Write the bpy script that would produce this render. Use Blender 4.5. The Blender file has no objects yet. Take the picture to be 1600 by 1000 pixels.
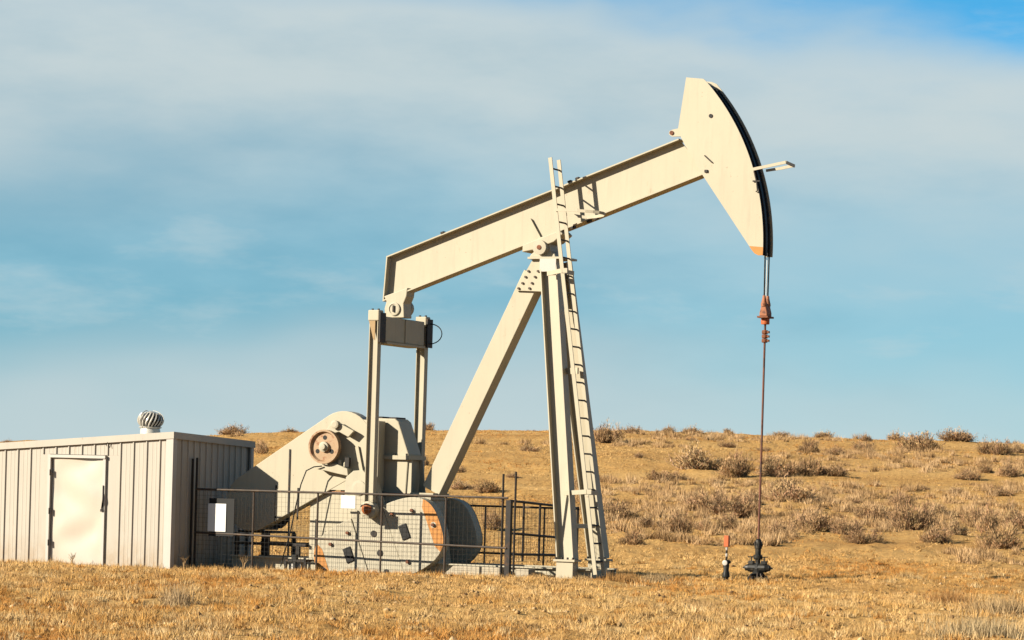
import bpy, math, random
import numpy as np
from mathutils import Vector, Matrix

R = math.radians
random.seed(7)
RNG = np.random.default_rng(11)
scene = bpy.context.scene
col = scene.collection

# ------------------------------------------------------------------ camera
cam_d = bpy.data.cameras.new('camera'); cam = bpy.data.objects.new('camera', cam_d); col.objects.link(cam)
cam_d.lens = 36.0 * 4700 / 1600; cam_d.sensor_width = 36.0
cam_d.shift_y = 270 / 1600
cam_d.clip_end = 6000
cam.matrix_world = Matrix.Translation((0, 0, 1.6)) @ Matrix.Rotation(R(90), 4, 'X') @ Matrix.Rotation(R(1.6), 4, 'Z')
scene.camera = cam

# ------------------------------------------------------------------ sun and sky
SUNPOS = Vector((-1.202, -0.542, 0.56)).normalized()
ELEV = math.asin(SUNPOS.z); AZ = math.atan2(SUNPOS.x, SUNPOS.y)
sun_d = bpy.data.lights.new('sun', 'SUN'); sun = bpy.data.objects.new('sun', sun_d); col.objects.link(sun)
sun_d.energy = 5.0; sun_d.angle = R(0.5); sun_d.color = (1.0, 0.90, 0.74)
sun.rotation_euler = SUNPOS.to_track_quat('Z', 'Y').to_euler()

world = bpy.data.worlds.new('World'); scene.world = world; world.use_nodes = True
nt = world.node_tree; nt.nodes.clear()
def N(tree, kind, **kw):
    n = tree.nodes.new(kind)
    for k, v in kw.items(): setattr(n, k, v)
    return n
def sky_nodes():
    L = nt.links.new
    out = N(nt, 'ShaderNodeOutputWorld'); bg = N(nt, 'ShaderNodeBackground')
    sky = N(nt, 'ShaderNodeTexSky'); sky.sky_type = 'NISHITA'; sky.sun_disc = False
    sky.sun_elevation = ELEV; sky.sun_rotation = AZ % (2 * math.pi)
    sky.altitude = 2100; sky.air_density = 0.8; sky.dust_density = 0.05; sky.ozone_density = 1.5
    tint = N(nt, 'ShaderNodeMix', data_type='RGBA', blend_type='MULTIPLY'); tint.inputs[0].default_value = 1
    tint.inputs[7].default_value = (0.28, 0.92, 1.06, 1)
    L(sky.outputs[0], tint.inputs[6])
    tc = N(nt, 'ShaderNodeTexCoord'); sep = N(nt, 'ShaderNodeSeparateXYZ'); L(tc.outputs['Generated'], sep.inputs[0])
    def math_(op, a, b=None):
        m = N(nt, 'ShaderNodeMath', operation=op)
        for i, q in enumerate((a, b)):
            if q is None: continue
            if isinstance(q, (int, float)): m.inputs[i].default_value = q
            else: L(q, m.inputs[i])
        return m.outputs[0]
    def ramp(v, a, b, c=0., d=1.):
        m = N(nt, 'ShaderNodeMapRange', interpolation_type='SMOOTHSTEP')
        L(v, m.inputs[0])
        for i, q in enumerate((a, b, c, d)): m.inputs[i + 1].default_value = q
        return m.outputs[0]
    def noise(sc, stretch, detail, rough=.5, loc=(0, 0, 0)):
        mp = N(nt, 'ShaderNodeMapping'); mp.inputs['Scale'].default_value = stretch; mp.inputs['Location'].default_value = loc
        L(tc.outputs['Generated'], mp.inputs[0])
        n = N(nt, 'ShaderNodeTexNoise'); n.inputs['Scale'].default_value = sc; n.inputs['Detail'].default_value = detail
        n.inputs['Roughness'].default_value = rough
        L(mp.outputs[0], n.inputs['Vector']); return n.outputs['Fac']
    az = sep.outputs[0]; el = sep.outputs[2]
    n1 = noise(6.0, (1, 1, 2.2), 4, .45, (3.1, 0, .4)); n2 = noise(16.0, (1, 1, 3.2), 5, .55, (0.7, 2, .1)); n3 = noise(5.0, (1, 1, 3.5), 3, .5, (5.3, 1, 2.2))
    # a long stratus bank some six to nine degrees up, its rim sinking slowly to the right
    h = math_('ADD', el, math_('MULTIPLY', math_('ADD', n1, -.5), .07))
    h = math_('ADD', h, math_('MULTIPLY', math_('ADD', n2, -.5), .022))
    h = math_('ADD', h, math_('MULTIPLY', az, .05))
    up = ramp(h, .152, .176, 1., 0.)
    lo = ramp(h, .055, .145)
    bank = math_('MULTIPLY', math_('MULTIPLY', math_('MULTIPLY', up, lo), ramp(n2, .2, .7, .72, 1.)), .95)
    # thin veil low over the horizon
    h2 = math_('ADD', el, math_('MULTIPLY', math_('ADD', n3, -.5), .09))
    veil = math_('MULTIPLY', ramp(h2, .005, .07, 1., 0.), .82)
    n4 = noise(26.0, (1, 1, 4.5), 7, .62, (1.9, 4, .6))
    wisp = math_('MULTIPLY', ramp(math_('ADD', math_('MULTIPLY', n2, .6), math_('MULTIPLY', n4, .4)), .43, .66), .34)
    # grey-blue sheet of cloud below the bank, uneven in thickness
    sheet = math_('MULTIPLY', ramp(h, .13, .175, 1., 0.), .80)
    sc_ = N(nt, 'ShaderNodeMix', data_type='RGBA'); L(ramp(math_('ADD', math_('ADD', math_('MULTIPLY', n3, .6), math_('MULTIPLY', n2, .4)), math_('MULTIPLY', az, .9)), .33, .66), sc_.inputs[0])
    sc_.inputs[6].default_value = (1.50, 2.85, 3.45, 1); sc_.inputs[7].default_value = (2.35, 3.75, 4.25, 1)
    s1 = N(nt, 'ShaderNodeMix', data_type='RGBA'); L(sheet, s1.inputs[0]); L(tint.outputs[2], s1.inputs[6]); L(sc_.outputs[2], s1.inputs[7])
    m = math_('MAXIMUM', math_('MAXIMUM', bank, veil), wisp)
    cl = N(nt, 'ShaderNodeMix', data_type='RGBA'); L(m, cl.inputs[0]); L(s1.outputs[2], cl.inputs[6])
    cl.inputs[7].default_value = CLOUD
    L(cl.outputs[2], bg.inputs[0]); bg.inputs[1].default_value = 0.05
    L(bg.outputs[0], out.inputs[0])
CLOUD = (4.15, 4.75, 4.85, 1)
sky_nodes()

scene.view_settings.view_transform = 'Standard'; scene.view_settings.look = 'None'
scene.view_settings.exposure = 1.5; scene.view_settings.gamma = 1.0
scene.view_settings.use_curve_mapping = False

# ------------------------------------------------------------------ materials
def mat(name, base, rough=.6, var=.12, scale=6., metallic=0., spec=.22, streak=0., splash=0., dirt=None, dirt_lo=.6, dirt_hi=.75, dirt_scale=3., bump=0., stretch=(1, 1, 1)):
    m = bpy.data.materials.new(name); m.use_nodes = True; t = m.node_tree; L = t.links.new
    b = t.nodes['Principled BSDF']; b.inputs['Roughness'].default_value = rough; b.inputs['Metallic'].default_value = metallic
    b.inputs['Specular IOR Level'].default_value = spec
    tc = N(t, 'ShaderNodeTexCoord'); mp = N(t, 'ShaderNodeMapping'); mp.inputs['Scale'].default_value = stretch
    L(tc.outputs['Object'], mp.inputs[0])
    n = N(t, 'ShaderNodeTexNoise'); n.inputs['Scale'].default_value = scale; n.inputs['Detail'].default_value = 6; n.inputs['Roughness'].default_value = .65
    L(mp.outputs[0], n.inputs['Vector'])
    mr = N(t, 'ShaderNodeMapRange'); mr.inputs[1].default_value = .25; mr.inputs[2].default_value = .75
    mr.inputs[3].default_value = 1 - var; mr.inputs[4].default_value = 1 + var * .6; L(n.outputs['Fac'], mr.inputs[0])
    mx = N(t, 'ShaderNodeMix', data_type='RGBA', blend_type='MULTIPLY'); mx.inputs[0].default_value = 1
    mx.inputs[6].default_value = (*base, 1); L(mr.outputs[0], mx.inputs[7]); c = mx.outputs[2]
    if dirt:
        d = N(t, 'ShaderNodeTexNoise'); d.inputs['Scale'].default_value = dirt_scale; d.inputs['Detail'].default_value = 8; d.inputs['Roughness'].default_value = .7
        L(mp.outputs[0], d.inputs['Vector'])
        dr = N(t, 'ShaderNodeMapRange'); dr.inputs[1].default_value = dirt_lo; dr.inputs[2].default_value = dirt_hi; L(d.outputs['Fac'], dr.inputs[0])
        m2 = N(t, 'ShaderNodeMix', data_type='RGBA'); L(dr.outputs[0], m2.inputs[0]); L(c, m2.inputs[6]); m2.inputs[7].default_value = (*dirt, 1); c = m2.outputs[2]
    def over(mask, colr, amt):
        q = N(t, 'ShaderNodeMath', operation='MULTIPLY'); L(mask, q.inputs[0]); q.inputs[1].default_value = amt
        m3 = N(t, 'ShaderNodeMix', data_type='RGBA'); L(q.outputs[0], m3.inputs[0]); L(over.c, m3.inputs[6]); m3.inputs[7].default_value = (*colr, 1); over.c = m3.outputs[2]
    over.c = c
    def nmask(scale_, st, lo, hi, det=6):
        m4 = N(t, 'ShaderNodeMapping'); m4.inputs['Scale'].default_value = st; L(tc.outputs['Object'], m4.inputs[0])
        d = N(t, 'ShaderNodeTexNoise'); d.inputs['Scale'].default_value = scale_; d.inputs['Detail'].default_value = det; d.inputs['Roughness'].default_value = .65; L(m4.outputs[0], d.inputs['Vector'])
        q = N(t, 'ShaderNodeMapRange'); q.inputs[1].default_value = lo; q.inputs[2].default_value = hi; L(d.outputs['Fac'], q.inputs[0]); return q.outputs[0]
    if streak:                                   # runs of dirt and rust down the paint, and small chips
        over(nmask(9., (1, 1, .07), .52, .74), tuple(v * .55 for v in base), streak)
        over(nmask(13., (1, 1, 1), .69, .74, 3), (.10, .042, .018), min(1., streak * 1.8))
    if splash:                                   # earth splashed on the foot of the sheet
        sp = N(t, 'ShaderNodeSeparateXYZ'); L(tc.outputs['Object'], sp.inputs[0]); q = N(t, 'ShaderNodeMapRange'); q.inputs[1].default_value = .55; q.inputs[2].default_value = -.05; L(sp.outputs[2], q.inputs[0])
        q2 = N(t, 'ShaderNodeMath', operation='MULTIPLY'); L(q.outputs[0], q2.inputs[0]); L(nmask(7., (1, 1, .6), .30, .62), q2.inputs[1])
        over(q2.outputs[0], (.20, .13, .065), splash)
    c = over.c
    L(c, b.inputs['Base Color'])
    if bump:
        bp = N(t, 'ShaderNodeBump'); bp.inputs['Strength'].default_value = bump; bp.inputs['Distance'].default_value = .02
        L(n.outputs['Fac'], bp.inputs['Height']); L(bp.outputs[0], b.inputs['Normal'])
    return m
M = {}
M['cream'] = mat('cream_paint', (.280, .250, .182), .5, .07, 2.2, spec=.2, streak=.26, dirt=(.170, .105, .050), dirt_lo=.62, dirt_hi=.84, dirt_scale=2.6, stretch=(1, 1, .45))
M['worn'] = mat('worn_cream_paint', (.272, .245, .182), .6, .08, 5, streak=.3, dirt=(.080, .050, .030), dirt_lo=.66, dirt_hi=.74, dirt_scale=8)
M['shed'] = mat('shed_enamel', (.275, .250, .210), .42, .06, 2.5, streak=.22, splash=.6, dirt=(.190, .150, .100), dirt_lo=.62, dirt_hi=.85, dirt_scale=2.5, stretch=(1, 1, .3))
M['trim'] = mat('white_trim', (.310, .290, .260), .4, .05, 3)
M['door'] = mat('door_enamel', (.335, .30, .25), .20, .05, 1.6, spec=.7)
M['galv'] = mat('galvanised', (.40, .38, .33), .38, .12, 9, metallic=.25)
M['dark'] = mat('dark_steel', (.0175, .0150, .0130), .55, .3, 8, dirt=(.0600, .0300, .0150), dirt_lo=.55, dirt_hi=.7, dirt_scale=6, spec=.15)
M['pipe'] = mat('brown_pipe', (.0375, .0275, .0200), .6, .3, 9, dirt=(.0800, .0500, .0300), dirt_lo=.5, dirt_hi=.7, dirt_scale=8)
M['wire'] = mat('wire_grey', (.010, .0085, .0065), .6, .2, 5)
M['black'] = mat('black_iron', (.0110, .0110, .0100), .45, .3, 9, dirt=(.0350, .0300, .0225), dirt_lo=.5, dirt_hi=.65, dirt_scale=8, spec=.15)
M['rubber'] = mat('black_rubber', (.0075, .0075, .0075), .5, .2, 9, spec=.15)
M['orange'] = mat('orange_paint', (.300, .125, .025), .55, .12, 7, dirt=(.150, .060, .025), dirt_lo=.6, dirt_hi=.75, dirt_scale=8)
M['safety'] = mat('red_orange_paint', (.290, .070, .020), .5, .12, 7)
M['rust'] = mat('rust', (.130, .045, .020), .75, .35, 12, dirt=(.050, .025, .015), dirt_lo=.5, dirt_hi=.65, dirt_scale=16)
M['rosy'] = mat('faded_primer', (.275, .135, .080), .65, .18, 9, dirt=(.175, .075, .035), dirt_lo=.5, dirt_hi=.65, dirt_scale=9)
M['wheel'] = mat('faded_wheel_paint', (.250, .170, .100), .6, .15, 7, dirt=(.150, .060, .025), dirt_lo=.52, dirt_hi=.62, dirt_scale=7)
M['tan'] = mat('tan_paint', (.210, .140, .065), .6, .1, 5)
M['pin'] = mat('pin_orange', (.210, .065, .018), .6, .25, 9)
M['carrier'] = mat('rusty_casting', (.22, .085, .04), .65, .25, 12, dirt=(.07, .03, .02), dirt_lo=.5, dirt_hi=.62, dirt_scale=14)
M['rod'] = mat('rod_steel', (.100, .037, .022), .45, .3, 14, dirt=(.025, .018, .015), dirt_lo=.5, dirt_hi=.6, dirt_scale=5, stretch=(1, 1, .4))
M['sign'] = mat('white_sign', (.460, .460, .450), .35, .02, 3)
M['concrete'] = mat('concrete', (.275, .240, .180), .85, .15, 9, bump=.3)
M['stone'] = mat('stone', (.275, .175, .077), .9, .3, 5)

def attr_mat(name, rough=.85, trans=0.):
    m = bpy.data.materials.new(name); m.use_nodes = True; t = m.node_tree
    b = t.nodes['Principled BSDF']; b.inputs['Roughness'].default_value = rough; b.inputs['Specular IOR Level'].default_value = .15
    a = N(t, 'ShaderNodeVertexColor'); a.layer_name = 'tone'
    t.links.new(a.outputs[0], b.inputs['Base Color'])
    return m
M['grass'] = attr_mat('dry_grass')
M['brush'] = attr_mat('dry_brush')

# ------------------------------------------------------------------ mesh helpers
class MB:
    def __init__(self): self.v = []; self.f = []
    def hexa(self, p):
        o = len(self.v); self.v += [tuple(q) for q in p]
        self.f += [(o, o+3, o+2, o+1), (o+4, o+5, o+6, o+7), (o, o+1, o+5, o+4), (o+1, o+2, o+6, o+5), (o+2, o+3, o+7, o+6), (o+3, o, o+4, o+7)]
        return self
    def box(self, x0, x1, y0, y1, z0, z1):
        return self.hexa([(x0, y0, z0), (x1, y0, z0), (x1, y1, z0), (x0, y1, z0), (x0, y0, z1), (x1, y0, z1), (x1, y1, z1), (x0, y1, z1)])
    def bar(self, p0, p1, wd, w, h):
        """rectangular bar from p0 to p1; wd = direction of width w, h across it"""
        p0 = Vector(p0); p1 = Vector(p1); ax = (p1 - p0).normalized(); wd = Vector(wd); wd = (wd - ax * wd.dot(ax)).normalized(); hd = ax.cross(wd)
        a = wd * w / 2; b = hd * h / 2
        return self.hexa([p0 - a - b, p0 + a - b, p0 + a + b, p0 - a + b, p1 - a - b, p1 + a - b, p1 + a + b, p1 - a + b])
    def ibeam(self, p0, p1, dd, D, W, tf, tw):
        """I section; dd = direction from flange to flange"""
        p0 = Vector(p0); p1 = Vector(p1); ax = (p1 - p0).normalized(); dd = Vector(dd); dd = (dd - ax * dd.dot(ax)).normalized()
        self.bar(p0, p1, dd, D - 2 * tf, tw)
        for k in (-1, 1):
            o = dd * k * (D - tf) / 2; self.bar(p0 + o, p1 + o, dd, tf, W)
        return self
    def prism(self, poly, y0, y1):
        """poly in (x, z), extruded along y"""
        n = len(poly); o = len(self.v)
        self.v += [(x, y0, z) for x, z in poly] + [(x, y1, z) for x, z in poly]
        self.f += [tuple(range(o, o + n)), tuple(range(o + 2 * n - 1, o + n - 1, -1))]
        self.f += [(o + i, o + n + i, o + n + (i + 1) % n, o + (i + 1) % n) for i in range(n)]
        return self
    def tube(self, pts, r, n=8, cap=True):
        pts = [Vector(p) for p in pts]; rr = r if isinstance(r, (list, tuple)) else [r] * len(pts)
        o = len(self.v); ref = None
        for i, p in enumerate(pts):
            d = (pts[min(i + 1, len(pts) - 1)] - pts[max(i - 1, 0)]).normalized()
            if ref is None: ref = Vector((1, 0, 0)) if abs(d.x) < .8 else Vector((0, 1, 0))
            a = (ref - d * ref.dot(d)).normalized(); b = d.cross(a); ref = a
            for k in range(n):
                q = 2 * math.pi * k / n; self.v.append(tuple(p + (a * math.cos(q) + b * math.sin(q)) * rr[i]))
        for i in range(len(pts) - 1):
            for k in range(n):
                self.f.append((o + i*n + k, o + i*n + (k+1) % n, o + (i+1)*n + (k+1) % n, o + (i+1)*n + k))
        if cap: self.f += [tuple(range(o + n - 1, o - 1, -1)), tuple(range(o + (len(pts)-1)*n, o + len(pts)*n))]
        return self
    def lathe(self, prof, c, axis='z', n=24):
        """prof = [(radius, height)], turned about an axis through c"""
        o = len(self.v); m = len(prof)
        for r_, h in prof:
            for k in range(n):
                q = 2 * math.pi * k / n; x, y = r_ * math.cos(q), r_ * math.sin(q)
                p = (x, y, h) if axis == 'z' else ((x, h, y) if axis == 'y' else (h, x, y))
                self.v.append((c[0] + p[0], c[1] + p[1], c[2] + p[2]))
        for i in range(m - 1):
            for k in range(n): self.f.append((o + i*n + k, o + i*n + (k+1) % n, o + (i+1)*n + (k+1) % n, o + (i+1)*n + k))
        self.f += [tuple(range(o + n - 1, o - 1, -1)), tuple(range(o + (m-1)*n, o + m*n))]
        return self
    def build(self, name, m, parent=None, smooth=False, bevel=0.):
        me = bpy.data.meshes.new(name); me.from_pydata(self.v, [], self.f); me.validate(); me.update()
        import bmesh
        bm = bmesh.new(); bm.from_mesh(me); bmesh.ops.recalc_face_normals(bm, faces=bm.faces); bm.to_mesh(me); bm.free()
        me.materials.append(m)
        if smooth: me.polygons.foreach_set('use_smooth', [True] * len(me.polygons))
        o = bpy.data.objects.new(name, me); col.objects.link(o); o.parent = parent
        if bevel:
            b = o.modifiers.new('bevel', 'BEVEL'); b.width = bevel; b.segments = 2; b.limit_method = 'ANGLE'; b.angle_limit = R(40)
        if smooth:
            me.set_sharp_from_angle(angle=R(40))
        return o
def dup(src, parent, loc=(0, 0, 0), rot=(0, 0, 0), scale=(1, 1, 1)):
    o = src.copy(); col.objects.link(o); o.parent = parent; o.location = loc; o.rotation_euler = rot; o.scale = scale; return o
def thing(name, label, cat, loc, rz=0, group=None):
    o = bpy.data.objects.new(name, None); col.objects.link(o); o.location = loc; o.rotation_euler = (0, 0, rz); o.empty_display_size = .3
    return tag(o, label, cat, group)
def tag(o, label=None, cat=None, group=None, kind=None):
    if label: o['label'] = label
    if cat: o['category'] = cat
    if group: o['group'] = group
    if kind: o['kind'] = kind
    return o

# site frame: x runs along the pumping unit towards the well, y across it away from the camera
OX, OY, YAW = 0.484, 58.0, R(-25)
def site(s, t):
    return OX + s * math.cos(YAW) - t * math.sin(YAW), OY + s * math.sin(YAW) + t * math.cos(YAW)

# ------------------------------------------------------------------ terrain
TAB = RNG.random((256, 256))
def vnoise(x, y):
    xi = np.floor(x).astype(int); yi = np.floor(y).astype(int); fx = x - xi; fy = y - yi
    fx = fx * fx * (3 - 2 * fx); fy = fy * fy * (3 - 2 * fy); g = lambda i, j: TAB[i % 256, j % 256]
    return (g(xi, yi) * (1-fx) + g(xi+1, yi) * fx) * (1-fy) + (g(xi, yi+1) * (1-fx) + g(xi+1, yi+1) * fx) * fy - .5
def fbm(x, y, o=4):
    s = 0; a = 1.
    for k in range(o): s = s + a * vnoise(x * 2**k + 17.3 * k, y * 2**k + 9.1 * k); a *= .5
    return s
def sm(x, a, b):
    t = np.clip((x - a) / (b - a), 0, 1); return t * t * (3 - 2 * t)
CX = np.array([-25.5, -14.4, -3.2, 6.4, 25.5]); CZ = np.array([3.45, 4.05, 4.53, 4.82, 4.7])
def height(X, Y):
    X = np.asarray(X, float); Y = np.asarray(Y, float)
    w = np.clip((Y - 64) / 86, 0, 1); p = .6 * w + .4 * w * w * (3 - 2 * w)
    z = np.interp(X * 150 / np.maximum(Y, 60), CX, CZ) * p
    k = sm(Y, 150, 290); z = z - (np.interp(X, CX, CZ) + 1) * k
    hill = sm(Y, 66, 90)
    near = sm(Y, 10, 20) * (1 - sm(Y, 400, 900))
    z = z + near * (hill * (.32 * fbm(X * .09, Y * .13, 3) + .10 * fbm(X * .7, Y * .9, 3)))
    rough = near * (1 - .5 * hill)
    pad = np.exp(-((X + 1.5) / 7.5) ** 4) * np.exp(-((Y - 58.6) / 3.6) ** 4)
    z = z + rough * (1 - .85 * pad) * (.05 * fbm(X * .8, Y * .8, 3) + .06 * np.maximum(fbm(X * 2.6, Y * 2.6, 2), -.1))
    z = z - .075 * sm(Y, 20, 30) * (1 - sm(Y, 60, 66)) * (1 - sm(X, -6.5, -1.5)) * sm(X, -40, -20)
    z = z + .06 * np.exp(-((Y - 52.3) / 1.3) ** 2) * (1 - sm(X, 1.5, 3.5)) * sm(X, -7, -2)            # low lip of the pad
    z = z + .09 * np.exp(-((X - 4.7) / 1.8) ** 2 - ((Y - 56) / 2.5) ** 2)            # ground banked round the well
    z = z + rough * (1 - .9 * pad) * (.085 * np.maximum(fbm(X * 2.9 + 3, Y * 1.5 + 8, 3), -.05) - .02 + .04 * fbm(X * 3.7, Y * 3.1, 2))
    z = z + .22 * np.exp(-((Y - 57.0 - .12 * (X - 6)) / 1.8) ** 2) * sm(X, 5.6, 7.6) * (1 - sm(X, 40, 60))  # added rise that hides the pump jack's shadow on the ground behind
    z = z + rough * (1 - .8 * pad) * .05 * np.maximum(fbm(X * 1.4 + 9, Y * .5, 3), 0)
    s = (X - OX) * math.cos(YAW) + (Y - OY) * math.sin(YAW); t = -(X - OX) * math.sin(YAW) + (Y - OY) * math.cos(YAW)
    pit = sm(s, -4.75, -4.5) * (1 - sm(s, -1.7, -1.4)) * sm(t, -1.4, -1.15) * (1 - sm(t, 1.15, 1.4))
    return z - .8 * pit                                                               # crank pit
def hz(x, y): return float(height(x, y))

def np_mesh(name, V, F, m, parent=None, colors=None):
    me = bpy.data.meshes.new(name); V = np.ascontiguousarray(V, np.float32); F = np.ascontiguousarray(F, np.int32); k = F.shape[1]
    me.vertices.add(len(V)); me.vertices.foreach_set('co', V.ravel())
    me.loops.add(F.size); me.loops.foreach_set('vertex_index', F.ravel())
    me.polygons.add(len(F)); me.polygons.foreach_set('loop_start', np.arange(0, F.size, k, dtype=np.int32))
    me.update(calc_edges=True)
    if colors is not None:
        a = me.attributes.new('tone', 'FLOAT_COLOR', 'POINT'); c = np.ones((len(V), 4), np.float32); c[:, :3] = colors; a.data.foreach_set('color', c.ravel())
    me.materials.append(m); o = bpy.data.objects.new(name, me); col.objects.link(o); o.parent = parent; return o

def ground_mat():
    m = bpy.data.materials.new('dry_earth'); m.use_nodes = True; t = m.node_tree; L = t.links.new
    b = t.nodes['Principled BSDF']; b.inputs['Roughness'].default_value = .95; b.inputs['Specular IOR Level'].default_value = .1
    tc = N(t, 'ShaderNodeTexCoord')
    def noi(sc, det, st=(1, 1, 1), ro=.6):
        mp = N(t, 'ShaderNodeMapping'); mp.inputs['Scale'].default_value = st; L(tc.outputs['Object'], mp.inputs[0])
        n = N(t, 'ShaderNodeTexNoise'); n.inputs['Scale'].default_value = sc; n.inputs['Detail'].default_value = det; n.inputs['Roughness'].default_value = ro
        L(mp.outputs[0], n.inputs['Vector']); return n.outputs['Fac']
    def cr(v, stops):
        r = N(t, 'ShaderNodeValToRGB'); e = r.color_ramp.elements
        while len(e) < len(stops): e.new(.5)
        for q, (p, c) in zip(e, stops): q.position = p; q.color = (*c, 1)
        L(v, r.inputs[0]); return r.outputs[0]
    big = cr(noi(.16, 5, (.45, 1, 1)), [(.3, (.30, .165, .052)), (.5, (.37, .22, .074)), (.7, (.41, .26, .10))])
    fine = cr(noi(5.5, 8, (1, 1, 1), .75), [(.3, (.42, .36, .30)), (.48, (.92, .90, .88)), (.7, (1.2, 1.2, 1.15))])
    mx = N(t, 'ShaderNodeMix', data_type='RGBA', blend_type='MULTIPLY'); mx.inputs[0].default_value = 1; L(big, mx.inputs[6]); L(fine, mx.inputs[7])
    L(mx.outputs[2], b.inputs['Base Color'])
    bp = N(t, 'ShaderNodeBump'); bp.inputs['Strength'].default_value = .9; bp.inputs['Distance'].default_value = .06
    L(noi(7, 8, (1, 1, 1), .7), bp.inputs['Height']); L(bp.outputs[0], b.inputs['Normal'])
    return m
M['earth'] = ground_mat()
def ax(parts): return np.unique(np.round(np.concatenate([np.arange(*p) for p in parts]), 3))
gx = ax([(-3000, -200, 400), (-200, -50, 30), (-50, -13, 1.0), (-13, 13, .14), (13, 50, 1.0), (50, 200, 30), (200, 3001, 400)])
gy = ax([(-600, 0, 60), (0, 26, 2), (26, 66, .14), (66, 170, .5), (170, 420, 10), (420, 4000, 300)])
GX, GY = np.meshgrid(gx, gy); GZ = height(GX, GY)
nx, ny = len(gx), len(gy); ii = (np.arange(ny - 1)[:, None] * nx + np.arange(nx - 1)[None]).ravel()
ground = np_mesh('ground', np.stack([GX.ravel(), GY.ravel(), GZ.ravel()], 1), np.stack([ii, ii + 1, ii + nx + 1, ii + nx], 1), M['earth'])
tag(ground, kind='structure'); ground.data.polygons.foreach_set('use_smooth', [True] * len(ground.data.polygons))

# ------------------------------------------------------------------ pumping unit
PJ = thing('pump_jack', 'large cream oil pump jack with its horse head raised over the well', 'pump jack', (OX, OY, 0), YAW)
C = M['cream']
# skid
skid = MB()
for t in (-.58, .58): skid.ibeam((-6.4, t, .07), (1.45, t, .07), (0, 0, 1), .26, .18, .025, .02)
sk = skid.build('skid', C, PJ)
for s in (-6.2, -5.0, -1.3, -.2, 1.3):
    MB().box(s - .07, s + .07, -.555, .555, -.03, .17).build('cross_beam', C, sk)
MB().prism([(-1.62, -.1), (-1.3, .17), (-.32, .17), (-.32, -.1)], -.93, -.69).build('concrete_footing', M['concrete'], PJ)
MB().box(.05, .32, -1.0, -.69, -.1, .16).build('concrete_footing', M['concrete'], PJ)
# front legs
for k in (-1, 1):
    leg = MB().ibeam((.26, k * .25, 6.06), (1.01, k * .75, .36), (1, 0, 0), .35, .26, .022, .02).build('samson_leg', C, PJ)
    MB().box(.79, 1.23, k * .75 - .17, k * .75 + .17, .33, .37).build('foot_plate', C, leg)
    MB().box(.84, 1.18, k * .75 - .13, k * .75 + .13, -.06, .33).build('foot_block', C, leg)
    for ds in (-.17, -.05, .07, .18): MB().lathe([(.022, 0), (.022, .04)], (1.01 + ds, k * .75 - .148, .37), 'z', 6).build('bolt', M['dark'], leg)
# tie between the legs
MB().bar((.93, -.62, 1.0), (.93, .62, 1.0), (0, 0, 1), .08, .08).build('leg_tie', C, PJ)
# rear brace, box section
rb = MB().bar((-.15, 0, 5.82), (-2.21, 0, 1.60), (0, 1, 0), .34, .40).build('rear_brace', C, PJ, bevel=.01)
# gussets with bolts
gus = [(-.13, 6.09), (.075, 6.09), (.085, 5.48), (-.47, 5.50)]
bolts = [(-.20, 5.87), (-.0, 5.87), (-.26, 5.76), (-.06, 5.76), (-.32, 5.64), (-.12, 5.64), (-.40, 5.54), (-.17, 5.54)]
for y0, y1 in ((-.235, -.20), (.20, .235)):
    g = MB().prism(gus, y0, y1).build('gusset_plate', C, PJ)
    if y0 < 0:
        for bx_, bz in bolts: MB().lathe([(.024, 0), (.024, -.03)], (bx_, y0, bz), 'y', 6).build('bolt', M['pipe'], g)
MB().box(-.19, .56, -.33, .33, 6.10, 6.14).build('saddle_plate', C, PJ)
MB().prism([(.10, 6.095), (.44, 6.095), (.44, 5.85), (.10, 5.85)], -.395, -.385).build('post_cover', M['trim'], PJ)
# centre bearing
cb = MB().prism([(-.22, 6.14), (-.18, 6.20), (-.10, 6.26), (-.10, 6.34), (.20, 6.42), (.24, 6.26), (.32, 6.20), (.34, 6.14)], -.20, .20).build('centre_bearing', C, PJ, bevel=.015)
MB().lathe([(.03, -.34), (.14, -.33), (.14, .33), (.03, .34)], (.05, 0, 6.32), 'y', 20).build('bearing_shaft', M['worn'], cb, smooth=True)
MB().lathe([(.045, -.352), (.045, -.341)], (.05, 0, 6.32), 'y', 12).build('grease_cap', M['rust'], cb)

# walking beam, built level about the bearing then tilted
BA = R(19.5); bd = Vector((math.cos(BA), 0, math.sin(BA))); bn = Vector((-math.sin(BA), 0, math.cos(BA)))
def W(x, y, n): return tuple(Vector((0, y, 6.3)) + bd * x + bn * n)
def beam_plate(mb, pts, y0, y1): # pts in beam coordinates (x, n)
    q = [W(x, 0, n) for x, n in pts]; return mb.prism([(p[0], p[2]) for p in q], y0, y1)
wb = beam_plate(MB(), [(-3.47, .215), (3.6, .215), (3.3, .985), (-3.15, .985)], -.012, .012).build('walking_beam', C, PJ)
fl = MB(); beam_plate(fl, [(-3.53, .19), (3.60, .19), (3.60, .215), (-3.52, .215)], -.16, .16); fl.build('flange', C, wb)
fl = MB(); beam_plate(fl, [(-3.19, .985), (3.32, .985), (3.32, 1.01), (-3.18, 1.01)], -.16, .16); fl.build('flange', C, wb)
fl = MB(); beam_plate(fl, [(-3.52, .2155), (-3.495, .2155), (-3.165, .9845), (-3.19, .9845)], -.16, .16); fl.build('end_plate', C, wb)
fl = MB(); beam_plate(fl, [(-.35, .06), (-.30, .19), (.52, .19), (.56, .10), (.34, .02), (-.1, .02)], -.24, .24); fl.build('beam_saddle', C, wb, bevel=.015)
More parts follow.
